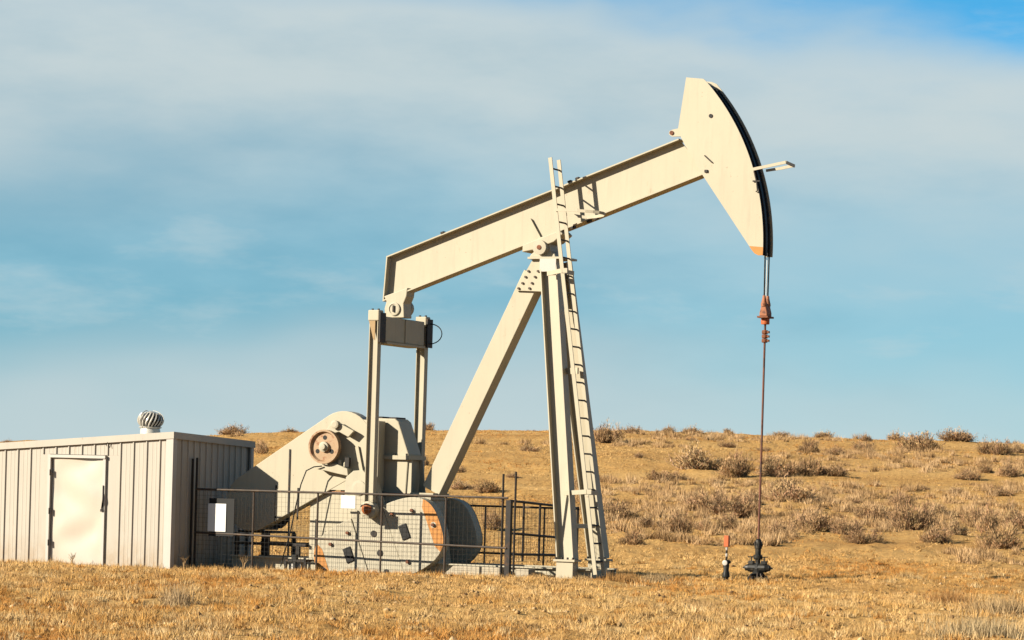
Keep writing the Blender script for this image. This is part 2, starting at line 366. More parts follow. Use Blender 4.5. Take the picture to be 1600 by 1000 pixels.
for x in (-.02,): # tapered web stiffener over the bearing
    st_ = MB(); a = [W(x - .02, -.013, .62), W(x + .06, -.013, .215), W(x + .10, -.013, .215), W(x - .02, -.20, .215)]
    beam_plate(st_, [(x - .035, .66), (x + .045, .216), (x + .06, .216)], -.07, -.0125); st_.build('stiffener', C, wb)
for x in (1.1, 1.25, .75):
    MB().bar(W(x - .03, -.12, .165), W(x + .05, -.12, .165), (0, 1, 0), .1, .045).build('flange_clip', M['dark'], wb)
for x in (-1.9, .95, 1.12): MB().bar(W(x - .02, -.12, 1.03), W(x + .05, -.12, 1.03), (0, 1, 0), .1, .035).build('flange_clip', M['dark'], wb)

# horse head: two plates, core and curved track
RH = 4.57; PV = (0., 6.3)
def arc(r_, a0, a1, n=28): return [(PV[0] + r_ * math.cos(R(a0 + (a1 - a0) * i / n)), PV[1] + r_ * math.sin(R(a0 + (a1 - a0) * i / n))) for i in range(n + 1)]
A0, A1 = -2.0, 42.6
back = [(3.29, 9.46), (2.94, 9.50), (2.80, 8.50), (2.95, 8.23), (3.30, 7.69), (4.34, 6.25), (4.40, 6.18), (4.48, 6.14)]
plate = arc(RH, A0, A1) + back
hh = MB().prism(arc(RH - .02, A0 + .02, A1 - .4) + [(3.26, 9.43), (2.96, 9.47), (2.83, 8.50), (2.98, 8.23), (3.32, 7.70), (4.35, 6.27), (4.41, 6.21), (4.47, 6.17)], -.205, .205).build('horse_head', C, PJ)
MB().prism(arc(RH, A0 + 1.9, A1) + back[:5] + [(4.295, 6.315)], -.222, -.206).build('side_plate', C, hh)
MB().prism(arc(RH, A0, A0 + 1.9, 6) + [(4.295, 6.315), (4.34, 6.25), (4.40, 6.18), (4.48, 6.14)], -.2215, -.2065).build('orange_tip', M['orange'], hh)
MB().prism(arc(RH + .035, A0, A1) + back, .206, .224).build('side_plate', C, hh)
MB().lathe([(.038, 0), (.038, -.012)], (3.46, -.223, 8.76), 'y', 16).build('lifting_hole', M['rubber'], hh)
tr = MB().prism(arc(RH - .008, A0 + .02, A1 - .6) + list(reversed(arc(RH - .019, A0 + .02, A1 - .6))), -.2045, .2045).build('shaded_track_strip', M['rubber'], hh)  # track strip in black, also to deepen the shade of the unlit front
lug = MB().prism([(2.66, 8.40), (2.60, 8.44), (2.60, 8.50), (2.66, 8.53), (2.83, 8.56), (2.83, 8.40)], -.16, -.12).build('hinge_lug', C, hh)
MB().lathe([(.04, 0), (.04, -.02)], (2.655, -.16, 8.47), 'y', 12).build('hinge_pin', M['rust'], lug)
MB().bar((3.36, -.235, 8.02), (3.52, -.235, 7.88), (0, 1, 0), .025, .02).build('latch_bar', M['dark'], hh)
MB().box(3.37, 3.43, -.25, -.2225, 7.70, 7.75).build('latch_block', M['dark'], hh)
cg = MB().bar((4.33, -.235, 7.74), (4.98, -.235, 7.86), (0, 1, 0), .022, .055)
cg.bar((4.98, -.235, 7.86), (4.98, .235, 7.84), (1, 0, 0), .022, .055); cg.bar((4.70, .235, 7.80), (4.98, .235, 7.85), (0, 1, 0), .022, .055)
cg.bar((4.42, .235, 7.765), (4.70, .235, 7.80), (0, 1, 0), .022, .05)
gd = cg.build('wireline_guard', C, hh)
hk = MB().tube([(4.36, -.245, 7.70), (4.42, -.25, 7.50), (4.44, -.25, 7.34), (4.41, -.25, 7.32)], .014, 6); hk.bar((4.34, -.245, 7.52), (4.48, -.245, 7.52), (0, 1, 0), .02, .025)
hk.build('guard_bracket', M['dark'], hh)
# bridle, carrier bar, clamp, polished rod
for y in (-.11, .11):
    br = MB(); br.tube([(x, y, z) for x, z in arc(RH + .002, 0, A1 - 2)], .016, 6); br.tube([(4.575, y, 6.3), (4.575, y * .85, 5.40)], .016, 8)
    br.build('bridle_cable', M['black'], PJ)
br = MB().tube([(4.575, 0, 6.2), (4.575, 0, 5.36)], .008, 6).build('sensor_cable', M['galv'], PJ)
ca = MB()
ca.prism([(4.50, 5.02), (4.65, 5.02), (4.65, 5.08), (4.62, 5.20), (4.60, 5.26), (4.55, 5.26), (4.53, 5.20), (4.50, 5.08)], -.13, .13)
car = ca.build('carrier_bar', M['carrier'], PJ, bevel=.012)
for y in (-.095, .095): MB().lathe([(.055, 5.20), (.06, 5.24), (.034, 5.35), (.028, 5.40), (.01, 5.41)], (4.575, y, 0), 'z', 12).build('cable_socket', M['carrier'], car, smooth=True)
MB().box(4.47, 4.68, -.17, .17, 4.985, 5.018).build('base_plate', M['rust'], car)
MB().lathe([(.075, 4.87), (.08, 4.89), (.08, 4.97), (.075, 4.983)], (4.575, 0, 0), 'z', 16).build('load_cell', M['safety'], car, smooth=True)
rod = MB().tube([(4.575, 0, 5.0), (4.57, 0, 2.5), (4.56, 0, .72)], .021, 10).build('polished_rod', M['rod'], PJ, smooth=True)
for z in (4.565, 4.645, 4.725):
    cp = MB().lathe([(.05, z - .036), (.06, z - .02), (.06, z + .02), (.05, z + .036)], (4.573, 0, 0), 'z', 10)
    cp.box(4.60, 4.66, -.03, .03, z - .02, z + .02); cp.build('rod_clamp', M['rust'], PJ)

# equaliser and pitman arms
eqz = 4.72
eq = MB().box(-3.27, -2.95, -.84, .84, 4.47, 4.96).build('equaliser', M['worn'], PJ, bevel=.02)
MB().box(-3.30, -2.92, -.83, .83, 4.43, 4.468).build('flange', M['worn'], eq)
for y in (0,): MB().box(-2.948, -2.93, y - .02, y + .02, 4.49, 4.94).build('rib', M['worn'], eq)
tb = MB().prism([(-3.32, 4.98), (-3.34, 5.16), (-3.30, 5.30), (-3.36, 5.40), (-2.84, 5.57), (-2.86, 5.40), (-2.92, 5.26), (-2.90, 4.98)], -.17, .17).build('tail_bearing', C, PJ, bevel=.015)
MB().lathe([(.13, 0), (.13, -.03), (.10, -.035), (.10, -.02)], (-3.12, -.172, 5.15), 'y', 20).build('bearing_cap', M['worn'], tb)
MB().box(-3.135, -3.105, -.225, -.203, 5.09, 5.22).build('grease_fitting', M['dark'], tb)
MB().lathe([(.12, .172), (.16, .20), (.16, .30), (.1, .33)], (-3.08, 0, 5.18), 'y', 16).build('bearing_housing', M['worn'], tb, smooth=True)
for k in (-1, 1):
    y = k * 1.02
    pa = MB().ibeam((-3.08, y, 4.99), (-3.09, y, 1.34), (1, 0, 0), .19, .15, .014, .03).build('pitman_arm', C, PJ)
    cap = MB().box(-3.20, -2.96, y - .10, y + .10, 4.86, 5.07).build('pitman_cap', C, pa, bevel=.02)
    for ds in (-.07, .06): MB().lathe([(.025, 5.07), (.025, 5.10)], (-3.08 + ds, y, 0), 'z', 6).build('bolt', M['dark'], pa)
    MB().prism([(-3.18, 4.86), (-3.04, 4.86), (-3.04, 4.48), (-3.08, 4.52)], y - .092, y - .076).build('cap_gusset', M['tan'], pa)
    MB().box(-2.945, -2.915, y - .12, y + .12, 4.45, 5.02).build('strap', M['dark'], pa)
    MB().lathe([(.06, y - k * .02), (.17, y - k * .08), (.17, y + k * .08), (.13, y + k * .10), (.04, y + k * .11)], (-3.1, 0, 1.19), 'y', 20).build('wrist_bearing', M['worn'], pa, smooth=True)
    MB().lathe([(.10, y + k * .10), (.11, y + k * .13), (.07, y + k * .17), (.02, y + k * .18)], (-3.1, 0, 1.21), 'y', 16).build('pin_cap', M['pin'], pa, smooth=True)
MB().tube([(-2.93, 1.04, 4.93)] + [(-2.93 + .27 * math.sin(R(q)), 1.04, 4.73 + .20 * math.cos(R(q))) for q in range(0, 181, 15)] + [(-2.95, 1.04, 4.52)], .011, 6).build('cable_loop', M['rubber'], PJ)

# cranks with D-shaped counterweights
CS = Vector((-3.43, 0, 1.61)); cd = Vector((math.sin(R(22)), 0, -math.cos(R(22)))); ce = Vector((math.cos(R(22)), 0, math.sin(R(22))))
def K(a, b): p = CS + cd * a + ce * b; return (p.x, p.z)
for k in (-1, 1):
    yo = lambda v: k * v
    cr_ = MB().prism([K(*q) for q in [(-.30, -.2), (-.36, 0), (-.30, .2), (.0, .34), (1.0, .36), (2.05, .36), (2.05, -.36), (1.0, -.36), (0, -.34)]], *sorted((yo(.64), yo(.86)))).build('crank', M['worn'], PJ, bevel=.012)
    MB().lathe([(.15, yo(.861)), (.15, yo(.88)), (.10, yo(.885))], (CS.x, 0, CS.z), 'y', 20).build('crank_hub', M['worn'], cr_)
    for a in (.95, 1.35, 1.75): 
        q = K(a, 0); MB().lathe([(.065, yo(.861)), (.065, yo(.872))], (q[0], 0, q[1]), 'y', 16).build('pin_hole', M['dark'], cr_)
    for sd in (1, -1):
        RA, RB, a0 = .74, 1.06, 1.24
        def D(q, f=1.0):                     # outline of the half-moon weight, flat side against the crank
            c_, s_ = math.cos(R(q)), math.sin(R(q))
            return K(a0 + f * RA * math.copysign(abs(s_) ** .70, s_), sd * (.365 + f * RB * abs(c_) ** .70))
        wt = MB().prism([D(-90 + 6 * i) for i in range(31)], *sorted((yo(.61), yo(.875)))).build('counterweight', M['worn'], PJ, bevel=.012)
        MB().prism([D(q) for q in range(-40, 41, 5)] + [K(a0 + .40, sd * 1.17), K(a0 - .40, sd * 1.17)], *sorted((yo(.876), yo(.881)))).build('orange_rim', M['orange'], wt)
        for a, b in ((a0 - .50, .52), (a0 + .48, .52), (a0, 1.28), (a0 - .42, .95)):
            q = K(a, sd * b); o_ = MB().lathe([(.06, yo(.876)), (.06, yo(.884))], (q[0], 0, q[1]), 'y', 12).build('washer', M['worn'], wt)
            MB().lathe([(.034, yo(.8845)), (.034, yo(.93))], (q[0], 0, q[1]), 'y', 6).build('bolt', M['rust'], wt)
        MB().prism([K(1.0, sd * .56), K(1.0, sd * .74), K(1.30, sd * .74), K(1.30, sd * .56)], *sorted((yo(.8755), yo(.90)))).build('weight_pocket', M['rubber'], wt, bevel=.02)

# gear reducer on its pedestal
gb = MB().prism([(-4.15, 1.50), (-4.15, 2.20), (-4.05, 2.90), (-3.6, 3.0), (-2.98, 2.99), (-2.90, 2.93), (-2.66, 2.30), (-2.70, 1.50)], -.28, .28).build('gear_reducer', C, PJ, bevel=.02)
MB().box(-4.22, -2.60, -.36, .36, 2.19, 2.27).build('split_flange', C, gb)
for s in (-4.1, -3.8, -3.3, -2.95, -2.68): MB().lathe([(.022, 2.27), (.022, 2.31)], (s, -.32, 0), 'z', 6).build('bolt', M['dark'], gb)
MB().box(-3.5, -3.3, -.2, .2, 2.995, 3.03).build('shaded_top_cover', M['dark'], gb); MB().box(-3.15, -2.99, -.2, .2, 2.99, 3.02).build('shaded_top_cover', M['dark'], gb)  # top covers coloured dark for the shading along the housing's top edges
MB().lathe([(.22, -.281), (.22, -.36), (.18, -.40), (.15, -.64)], (CS.x, 0, CS.z), 'y', 24).build('output_bearing', C, gb, smooth=True)
MB().prism([(-2.86, 1.50), (-2.60, 1.50), (-2.60, 2.19), (-2.66, 2.19)], -.25, -.22).build('web_rib', C, gb); MB().prism([(-2.66, 1.50), (-2.52, 1.50), (-2.60, 2.19), (-2.66, 2.19)], .22, .25).build('web_rib', C, gb)
MB().prism([(-4.70, -.6), (-4.70, 1.49), (-2.62, 1.495), (-2.62, -.6)], -.50, .50).build('reducer_base', C, PJ, bevel=.01)
MB().box(-4.78, -2.56, -.55, .55, 1.496, 1.53).build('base_plate', M['rosy'], PJ)
pd = MB(); pd.hexa([(-2.44, -.36, -.05), (-1.94, -.36, -.05), (-1.94, .36, -.05), (-2.44, .36, -.05), (-2.44, -.34, 1.42), (-2.16, -.34, 1.42), (-2.16, .34, 1.42), (-2.44, .34, 1.42)])
ped = pd.build('pedestal', C, PJ)
MB().box(-2.48, -2.1, -.38, .38, 1.422, 1.47).build('pedestal_plate', C, ped); MB().box(-2.56, -2.06, -.36, .36, 1.50, 1.55).build('pedestal_plate', C, ped)
MB().box(-2.42, -2.14, -.30, .30, 1.47, 1.50).build('shim', M['dark'], ped)
# belt guard: long rounded box from reducer sheave down to motor
gc0 = (-3.95, 2.45); gc1 = (-5.98, 1.27); th = math.atan2(gc0[1] - gc1[1], gc0[0] - gc1[0]); rg0, rg1 = .665, .58
go = [(gc0[0] + rg0 * math.cos(th + R(q)), gc0[1] + rg0 * math.sin(th + R(q))) for q in range(-90, 91, 9)] + [(gc1[0] + rg1 * math.cos(th + R(q)), gc1[1] + rg1 * math.sin(th + R(q))) for q in range(90, 271, 12)]
bg_ = MB().prism(go, -.60, -.31).build('belt_guard', C, PJ, bevel=.012)
MB().prism([(-4.55, 1.56), (-3.17, 1.56), (-3.17, 2.93), (-3.55, 2.955), (-4.0, 2.955)], -.592, -.32).build('guard_backplate', C, bg_)
for s, z0, z1 in ((-5.13, 1.05, 2.34), (-4.92, .95, 1.58), (-5.42, .9, 1.62)): MB().box(s - .017, s + .017, -.615, -.601, z0, z1).build('guard_slot', M['dark'], bg_)
MB().bar((-3.62, -.63, 2.42), (-3.48, -.63, 1.85), (0, 1, 0), .03, .07).build('brake_lever', C, bg_)
# brake wheel
bw = MB().lathe([(.05, -.01), (.27, .0), (.30, -.06), (.335, -.06), (.335, .06), (.29, .06), (.27, .03), (.05, .03)], (-4.21, -.86, 2.40), 'y', 36).build('brake_wheel', M['wheel'], PJ, smooth=True)
for q in (30, 150, 270):
    c = (-4.21 + .18 * math.cos(R(q + 60)), -.863, 2.40 + .18 * math.sin(R(q + 60)))
    MB().lathe([(.045, 0), (.045, -.006)], c, 'y', 12).build('wheel_hole', M['rubber'], bw)
MB().lathe([(.10, 0), (.10, -.06), (.06, -.07), (.06, -.11), (.03, -.115)], (-4.21, -.865, 2.40), 'y', 18).build('wheel_hub', M['worn'], bw, smooth=True)
MB().tube([(-4.21, -.84, 2.40), (-4.21, -.58, 2.40)], .06, 12).build('wheel_shaft', M['worn'], bw)
bk = MB().prism([(-4.25, 2.72), (-4.08, 2.92), (-3.92, 2.86), (-3.62, 2.72), (-3.74, 2.60), (-3.95, 2.70), (-4.10, 2.66)], -.78, -.70).build('brake_band_arm', C, PJ, bevel=.01)
MB().lathe([(.07, -.70), (.085, -.85), (.05, -.86)], (-4.02, 0, 2.84), 'y', 14).build('pivot_boss', M['worn'], bk)
MB().bar((-3.98, -.72, 2.80), (-3.98, -.601, 2.80), (1, 0, 0), .1, .1).build('stand_off', C, bk)
um = MB().prism([(-4.42, 1.96), (-4.40, 2.02), (-4.0, 2.08), (-3.72, 1.98), (-3.70, 1.84), (-3.95, 1.88), (-4.20, 1.93)], -.82, -.601).build('brake_bracket', C, PJ, bevel=.01)
for s, z in ((-4.28, 2.05), (-4.12, 2.08), (-3.92, 2.06), (-3.80, 2.02)): MB().lathe([(.035, z), (.035, z + .07), (.02, z + .09)], (s, -.76, 0), 'z', 8).build('bolt', M['worn'], um)
MB().box(-3.79, -3.70, -.80, -.72, 2.02, 2.20).build('spring_cap', M['dark'], um)
MB().tube([(-4.26, -.86, 2.02), (-4.42, -.90, 2.0), (-4.56, -.95, 1.92), (-4.66, -.97, 1.65), (-4.75, -.98, 1.25), (-4.86, -.98, .72), (-5.05, -1.0, .02)], .013, 6).build('control_cable', M['rubber'], PJ)
# electric motor and its stand, low under the guard
mo = MB().lathe([(.10, -.30), (.27, -.28), (.28, .42), (.20, .47), (.06, .48)], (-5.95, 0, 1.02), 'y', 24).build('electric_motor', M['dark'], PJ, smooth=True)
for q in range(0, 360, 20): MB().bar((-5.95 + .29 * math.cos(R(q)), -.2, 1.02 + .29 * math.sin(R(q))), (-5.95 + .29 * math.cos(R(q)), .36, 1.02 + .29 * math.sin(R(q))), (math.sin(R(q)), 0, -math.cos(R(q))), .012, .035).build('cooling_fin', M['dark'], mo)
ms = MB().box(-6.35, -4.72, -.60, -.54, .42, .48); ms.box(-6.35, -4.72, .46, .52, .42, .48); ms.box(-6.3, -5.55, -.54, .46, .66, .70)
mst = ms.build('motor_stand', M['dark'], PJ)
for s in (-6.3, -5.6, -4.9):
    for t in (-.57, .49): MB().box(s - .035, s + .035, t - .035, t + .035, .201, .42 if s > -5 else .66).build('stand_leg', M['dark'], mst)
jb = MB().box(-4.84, -4.36, -1.24, -.98, .14, .18).build('junction_stand', M['dark'], PJ)
for s in (-4.82, -4.62, -4.38): MB().box(s - .025, s + .025, -1.23, -1.18, -.2, .14).build('stand_leg', M['dark'], jb)
MB().box(-4.70, -4.60, -1.2, -1.1, .18, .27).build('valve_box', M['black'], jb); MB().box(-4.78, -4.52, -1.15, -1.0, -.08, .12).build('white_box', M['trim'], jb)

# ladder: stiles, rungs, brackets
la = bpy.data.objects.new('ladder', None); col.objects.link(la); la.parent = PJ; la['label'] = 'tall cream ladder leaning beside the samson post'
LT, LB = Vector((.405, 0, 7.99)), Vector((1.58, 0, .10))
for y in (-.72, -.32): MB().bar(LT + Vector((0, y, 0)), LB + Vector((0, y, 0)), (1, 0, 0), .075, .022).build('stile', C, la)
nr = 23; rung0 = None
for i in range(nr):
    p = LB.lerp(LT, (.25 + i * .342) / 7.98)
    if rung0 is None: rung0 = MB().tube([(0, -.708, 0), (0, -.332, 0)], .017, 8).build('rung', M['dark'], la); rung0.location = p  # rungs coloured dark to stand for the shadow on them
    else: dup(rung0, la, p)
for z, s0, s1 in ((5.80, .42, .735), (1.62, .98, 1.36)):
    g = MB().bar((s0 - .1, -.50 - (.2 if z < 3 else 0), z), (s1, -.735, z + .04), (0, 0, 1), .085, .03); g.bar((s1 - .02, -.738, z + .04), (s1 + .10, -.738, z + .04), (0, 0, 1), .09, .012)
    g.bar((s1 + .04, -.73, z + .02), (s1 + .04, -.30, z + .02), (0, 0, 1), .08, .02); g.build('ladder_bracket', C, la)
MB().bar((.62, -.30, 3.95), (1.02, -.52, 3.95), (0, 0, 1), .12, .03).build('ladder_bracket', C, la)
hp = MB(); pts = [(.56, -.745, 6.99), (1.02, -.745, 6.98)] + [(1.02 + .46 * math.sin(R(q)), -.53 - .215 * math.cos(R(q)), 6.97 - .0005 * q) for q in range(0, 181, 20)] + [(.58, -.31, 6.95)]
for p0, p1 in zip(pts[:-1], pts[1:]): hp.bar(p0, p1, (0, 0, 1), .055, .016)
hp.build('safety_hoop', C, la)

# ------------------------------------------------------------------ wellhead and its neighbours
wx, wy = site(4.56, 0)
WH = thing('wellhead', 'black iron wellhead with stuffing box under the polished rod', 'wellhead', (wx, wy, .06), YAW)
B = M['black']
MB().lathe([(.05, .62), (.07, .63), (.07, .70), (.058, .71), (.058, .78), (.045, .80), (.03, .81)], (0, 0, 0), 'z', 16).build('stuffing_box', B, WH, smooth=True)
MB().lathe([(.055, .50), (.055, .62)], (0, 0, 0), 'z', 14).build('gland', B, WH)
MB().lathe([(.08, .44), (.085, .45), (.085, .49), (.08, .50)], (0, 0, 0), 'z', 16).build('flange', B, WH)
MB().lathe([(.05, .33), (.045, .38), (.05, .44)], (0, 0, 0), 'z', 14).build('neck', B, WH)
MB().tube([(-.22, 0, .27), (-.15, 0, .27), (-.15, 0, .27), (.16, 0, .27), (.22, 0, .27)], [.06, .07, .085, .085, .06], 12).build('cross_body', B, WH)
MB().lathe([(.085, .20), (.09, .25), (.08, .33)], (0, 0, 0), 'z', 14).build('tee', B, WH)
for k in (-1, 1):
    v = MB().tube([(k * .20, 0, .27), (k * .24, 0, .27), (k * .25, 0, .27), (k * .30, 0, .268)], [.06, .055, .03, .008], 10).build('bull_plug', B, WH)
    MB().lathe([(.075, k * .155), (.075, k * .18)], (0, 0, .27), 'x', 12).build('coupling', B, WH)
MB().tube([(0, 0, -.2), (0, 0, .2)], .095, 14).build('casing', B, WH)
MB().lathe([(.15, .03), (.16, .04), (.16, .09), (.15, .10)], (0, 0, 0), 'z', 18).build('casing_flange', B, WH)
for dx, dy in ((-.22, -.10), (.20, -.12), (.26, .1), (-.12, -.2), (.08, -.24)): MB().tube([(dx * .2, dy * .2, .22), (dx, dy, -.06)], .016, 6).build('brace_pipe', M['pipe'], WH)
for z_ in (.455, .70):
    for q in range(0, 360, 60): MB().lathe([(.010, z_ - .03), (.010, z_ + .06)], (.072 * math.cos(R(q)), .072 * math.sin(R(q)), 0), 'z', 6).build('stud', B, WH)
for k in (-1, 1):
    MB().box(k * .125 - .045, k * .125 + .045, -.06, .06, .345, .40).build('valve_body', B, WH); MB().tube([(k * .125, 0, .40), (k * .125, 0, .47)], .013, 6).build('valve_stem', B, WH)
    MB().bar((k * .125 - .07, -.02, .47), (k * .125 + .07, .02, .475), (0, 1, 0), .02, .02).build('valve_handle', B, WH)
MB().tube([(0, -.09, .14), (-.05, -.20, .14), (-.08, -.24, .08), (-.08, -.24, -.1)], .028, 8).build('bleed_pipe', B, WH)
MB().tube([(.0, .05, .12), (.16, .05, .10), (.20, .05, .02), (.22, .05, -.1)], .03, 8).build('flow_line', B, WH)
px_, py_ = site(3.98, -.12)
OB = thing('marker_post', 'orange box on a short pipe and valve standing left of the wellhead', 'valve post', (px_, py_, .02), YAW)
MB().tube([(0, 0, -.1), (0, 0, .10), (0, 0, .12), (0, 0, .18), (.0, 0, .24), (0, 0, .34), (0, 0, .38)], [.045, .045, .07, .07, .05, .06, .05], 12).build('valve_body', B, OB, smooth=True)
MB().lathe([(.05, 0), (.05, -.03), (.025, -.035)], (-.005, -.045, .385), 'y', 14).build('gauge', M['trim'], OB)
MB().lathe([(.06, .37), (.065, .39), (.06, .43), (.03, .44)], (0.01, 0, 0), 'z', 12).build('valve_bonnet', B, OB)
MB().bar((.0, 0, .40), (.08, .02, .40), (0, 0, 1), .05, .05).build('side_outlet', B, OB)
for i in range(4): MB().lathe([(.016, .44 + i * .06), (.022, .455 + i * .06), (.022, .485 + i * .06), (.016, .4999 + i * .06)], (0, 0, 0), 'z', 8).build('riser', M['trim'] if i % 2 else B, OB)
MB().box(-.05, .045, -.04, .04, .682, .895).build('orange_box', M['safety'], OB, bevel=.008)

# ------------------------------------------------------------------ fence
FE = thing('safety_fence', 'brown pipe fence with wire mesh round the cranks', 'fence', (OX, OY, 0), YAW)
ps = [-6.73, -5.41, -3.98, -2.58, -1.21, .10]; FT = -1.5
post0 = MB().tube([(0, 0, -.45), (0, 0, 1.52)], .021, 8).build('post', M['pipe'], FE); post0.location = (ps[1], FT, 0)
for s in ps[2:5]: dup(post0, FE, (s, FT, 0))
for s, z in ((-6.82, 2.10), (-6.72, 2.12)): MB().tube([(s, FT, -.2), (s, FT, z)], .024, 8).build('tall_post', M['dark'], FE)
for s, t, z in ((-.02, FT, 1.95), (.23, FT + .02, 2.0)): MB().tube([(s, t, -.2), (s, t, z)], .022, 8).build('tall_post', M['dark'], FE)
MB().box(.06, .16, FT - .03, FT + .07, -.2, 1.46).build('corner_post', M['dark'], FE)
for z0, z1 in ((1.50, 1.50), (.645, .555)): MB().tube([(-6.72, FT - .03, z0), (.10, FT - .03, z1)], .021, 8).build('rail', M['pipe'], FE)
FB = 1.7
for s in (-6.4, -4.9, -3.4, -1.9, -.6): MB().tube([(s, FB, -.2), (s, FB, 1.33)], .021, 8).build('post', M['pipe'], FE)
MB().tube([(.12, FB, -.2), (.12, FB, 1.36)], .03, 8).build('post', M['dark'], FE)
for z in (1.32, .38): MB().tube([(-6.4, FB, z), (.12, FB, z)], .021, 8).build('rail', M['pipe'], FE)
for z0, z1 in ((1.45, 1.33), (.84, .72), (.44, .40)): MB().tube([(.12, FT + .05, z0), (.12, FB, z1)], .024, 8).build('rail', M['dark'], FE)
for t in (-.85, -.1, .75): MB().tube([(.12, t, .3), (.12, t, 1.40 - .03 * t)], .024, 8).build('post', M['dark'], FE)
def mesh_bay(p0, p1, z0, z1, step=.088, r=.0016):
    p0 = Vector((*p0, 0)); p1 = Vector((*p1, 0)); d = p1 - p0; n = int(d.length / step); mb = MB(); ax_ = d.normalized(); nr_ = Vector((-ax_.y, ax_.x, 0))
    for i in range(1, n): q = p0 + d * i / n; mb.bar(q + Vector((0, 0, z0)), q + Vector((0, 0, z1)), ax_, r * 2, r * 2)
    m = int((z1 - z0) / step)
    for j in range(m + 1):
        z = z0 + (z1 - z0) * j / m; o = nr_ * (r * 2.1); mb.bar(p0 + o + Vector((0, 0, z)), p1 + o + Vector((0, 0, z)), (0, 0, 1), r * 2, r * 2)
    return tag(mb.build('wire_mesh', M['wire'], FE), kind='stuff')
for a, b in zip(ps[:-1], ps[1:]): mesh_bay((a, FT), (b, FT), .05, 1.47)
mesh_bay((.12, FT + .1), (.12, FB), .30, 1.30); mesh_bay((-6.4, FB), (.1, FB), .05, 1.30)
sx, sy = site(-6.20, FT - .055)
SG = thing('white_sign', 'white rectangular sign on black board wired to fence beside the shed', 'sign', (sx, sy, .95), YAW, None)
MB().box(-.205, .205, -.006, .006, -.275, .275).build('sign_face', M['sign'], SG, bevel=.004)
MB().box(-.19, .38, .010, .022, -.36, .38).build('backing_board', M['rubber'], SG)
sx, sy = site(-3.285, FT - .055)
S2 = thing('small_white_sign', 'small white sign on the fence below the pitman arm', 'sign', (sx, sy, 1.335), YAW)
MB().box(-.155, .155, -.006, .006, -.125, .125).build('sign_face', M['sign'], S2, bevel=.004)
MB().box(-.02, .02, .0065, .03, -.05, .13).build('sign_clip', M['dark'], S2)

# ------------------------------------------------------------------ shed
S0, T0 = -6.87, -2.2
sx, sy = site(S0, T0)
SH = thing('metal_shed', 'low cream ribbed metal shed with pale door and roof vent', 'shed', (sx, sy, 0), YAW)
LEN, DEP = 6.5, 3.1
def zt(x, y): return 2.60 + .072 * x - .033 * y           # roof plane: falls to the left and slightly to the back
core = MB(); core.hexa([(-LEN, .03, -.25), (-.03, .03, -.25), (-.03, DEP - .03, -.25), (-LEN, DEP - .03, -.25), (-LEN, .03, zt(-LEN, 0) - .05), (-.03, .03, zt(0, 0) - .05), (-.03, DEP - .03, zt(0, DEP) - .05), (-LEN, DEP - .03, zt(-LEN, DEP) - .05)])
core.build('wall_frame', M['shed'], SH)
def panel(a0, w, side, skip=None):
    """one ribbed sheet; side 'f' front, 'r' right"""
    prof = [(0, 0), (0, -.026)] if False else [(0., .0), (.010, -.026), (.034, -.026), (.052, .0), (.052 + (w - .052) * .30, .0), (.052 + (w - .052) * .30 + .008, -.003), (.052 + (w - .052) * .30 + .024, -.003), (.052 + (w - .052) * .30 + .032, 0),
        (.052 + (w - .052) * .66, .0), (.052 + (w - .052) * .66 + .008, -.003), (.052 + (w - .052) * .66 + .024, -.003), (.052 + (w - .052) * .66 + .032, 0), (w, 0)]
    mb = MB(); lo = -.16 if skip is None else skip
    for u, d in prof:
        if side == 'f':
            x = a0 + u; mb.v += [(x, d, lo), (x, d, zt(x, 0) - .07)]
        else:
            y = a0 + u; mb.v += [(-d, y, lo), (-d, y, zt(0, y) - .07)]
    mb.f = [(2*i, 2*i+2, 2*i+3, 2*i+1) for i in range(len(prof) - 1)]
    return mb
DX0, DX1, DZ = -2.78, -1.56, 2.05
w = .302; x = -.30 - w; k = 0
def add_panel(mb):
    o = mb.build('wall_panel', M['shed'], SH); return o
add_panel(panel(-.30, .24, 'f'))
while x > -LEN:
    a, b = x, x + w
    if b <= DX0 - .06 or a >= DX1 + .06: add_panel(panel(a, w, 'f'))
    elif a >= DX0 - .06 and b <= DX1 + .06: add_panel(panel(a, w, 'f', DZ + .07))
    else:                       # sheet cut by the door frame
        o = add_panel(panel(a, w, 'f', DZ + .07))
        lo_a, lo_b = (a, DX0 - .061) if a < DX0 - .06 < b else (DX1 + .061, b)
        m2 = MB(); m2.v = [(lo_a, -.001, -.16), (lo_b, -.001, -.16), (lo_b, -.001, DZ + .069), (lo_a, -.001, DZ + .069)]; m2.f = [(0, 1, 2, 3)]
        if lo_b - lo_a > .02: add_panel(m2)
    x -= w
y = .10
while y + .232 < DEP: add_panel(panel(y, .232, 'r')); y += .232
MB().hexa([(-LEN, DEP - .029, -.2), (0, DEP - .029, -.2), (0, DEP, -.2), (-LEN, DEP, -.2), (-LEN, DEP - .029, zt(-LEN, DEP) - .07), (0, DEP - .029, zt(0, DEP) - .07), (0, DEP, zt(0, DEP) - .07), (-LEN, DEP, zt(-LEN, DEP) - .07)]).build('back_wall', M['shed'], SH)
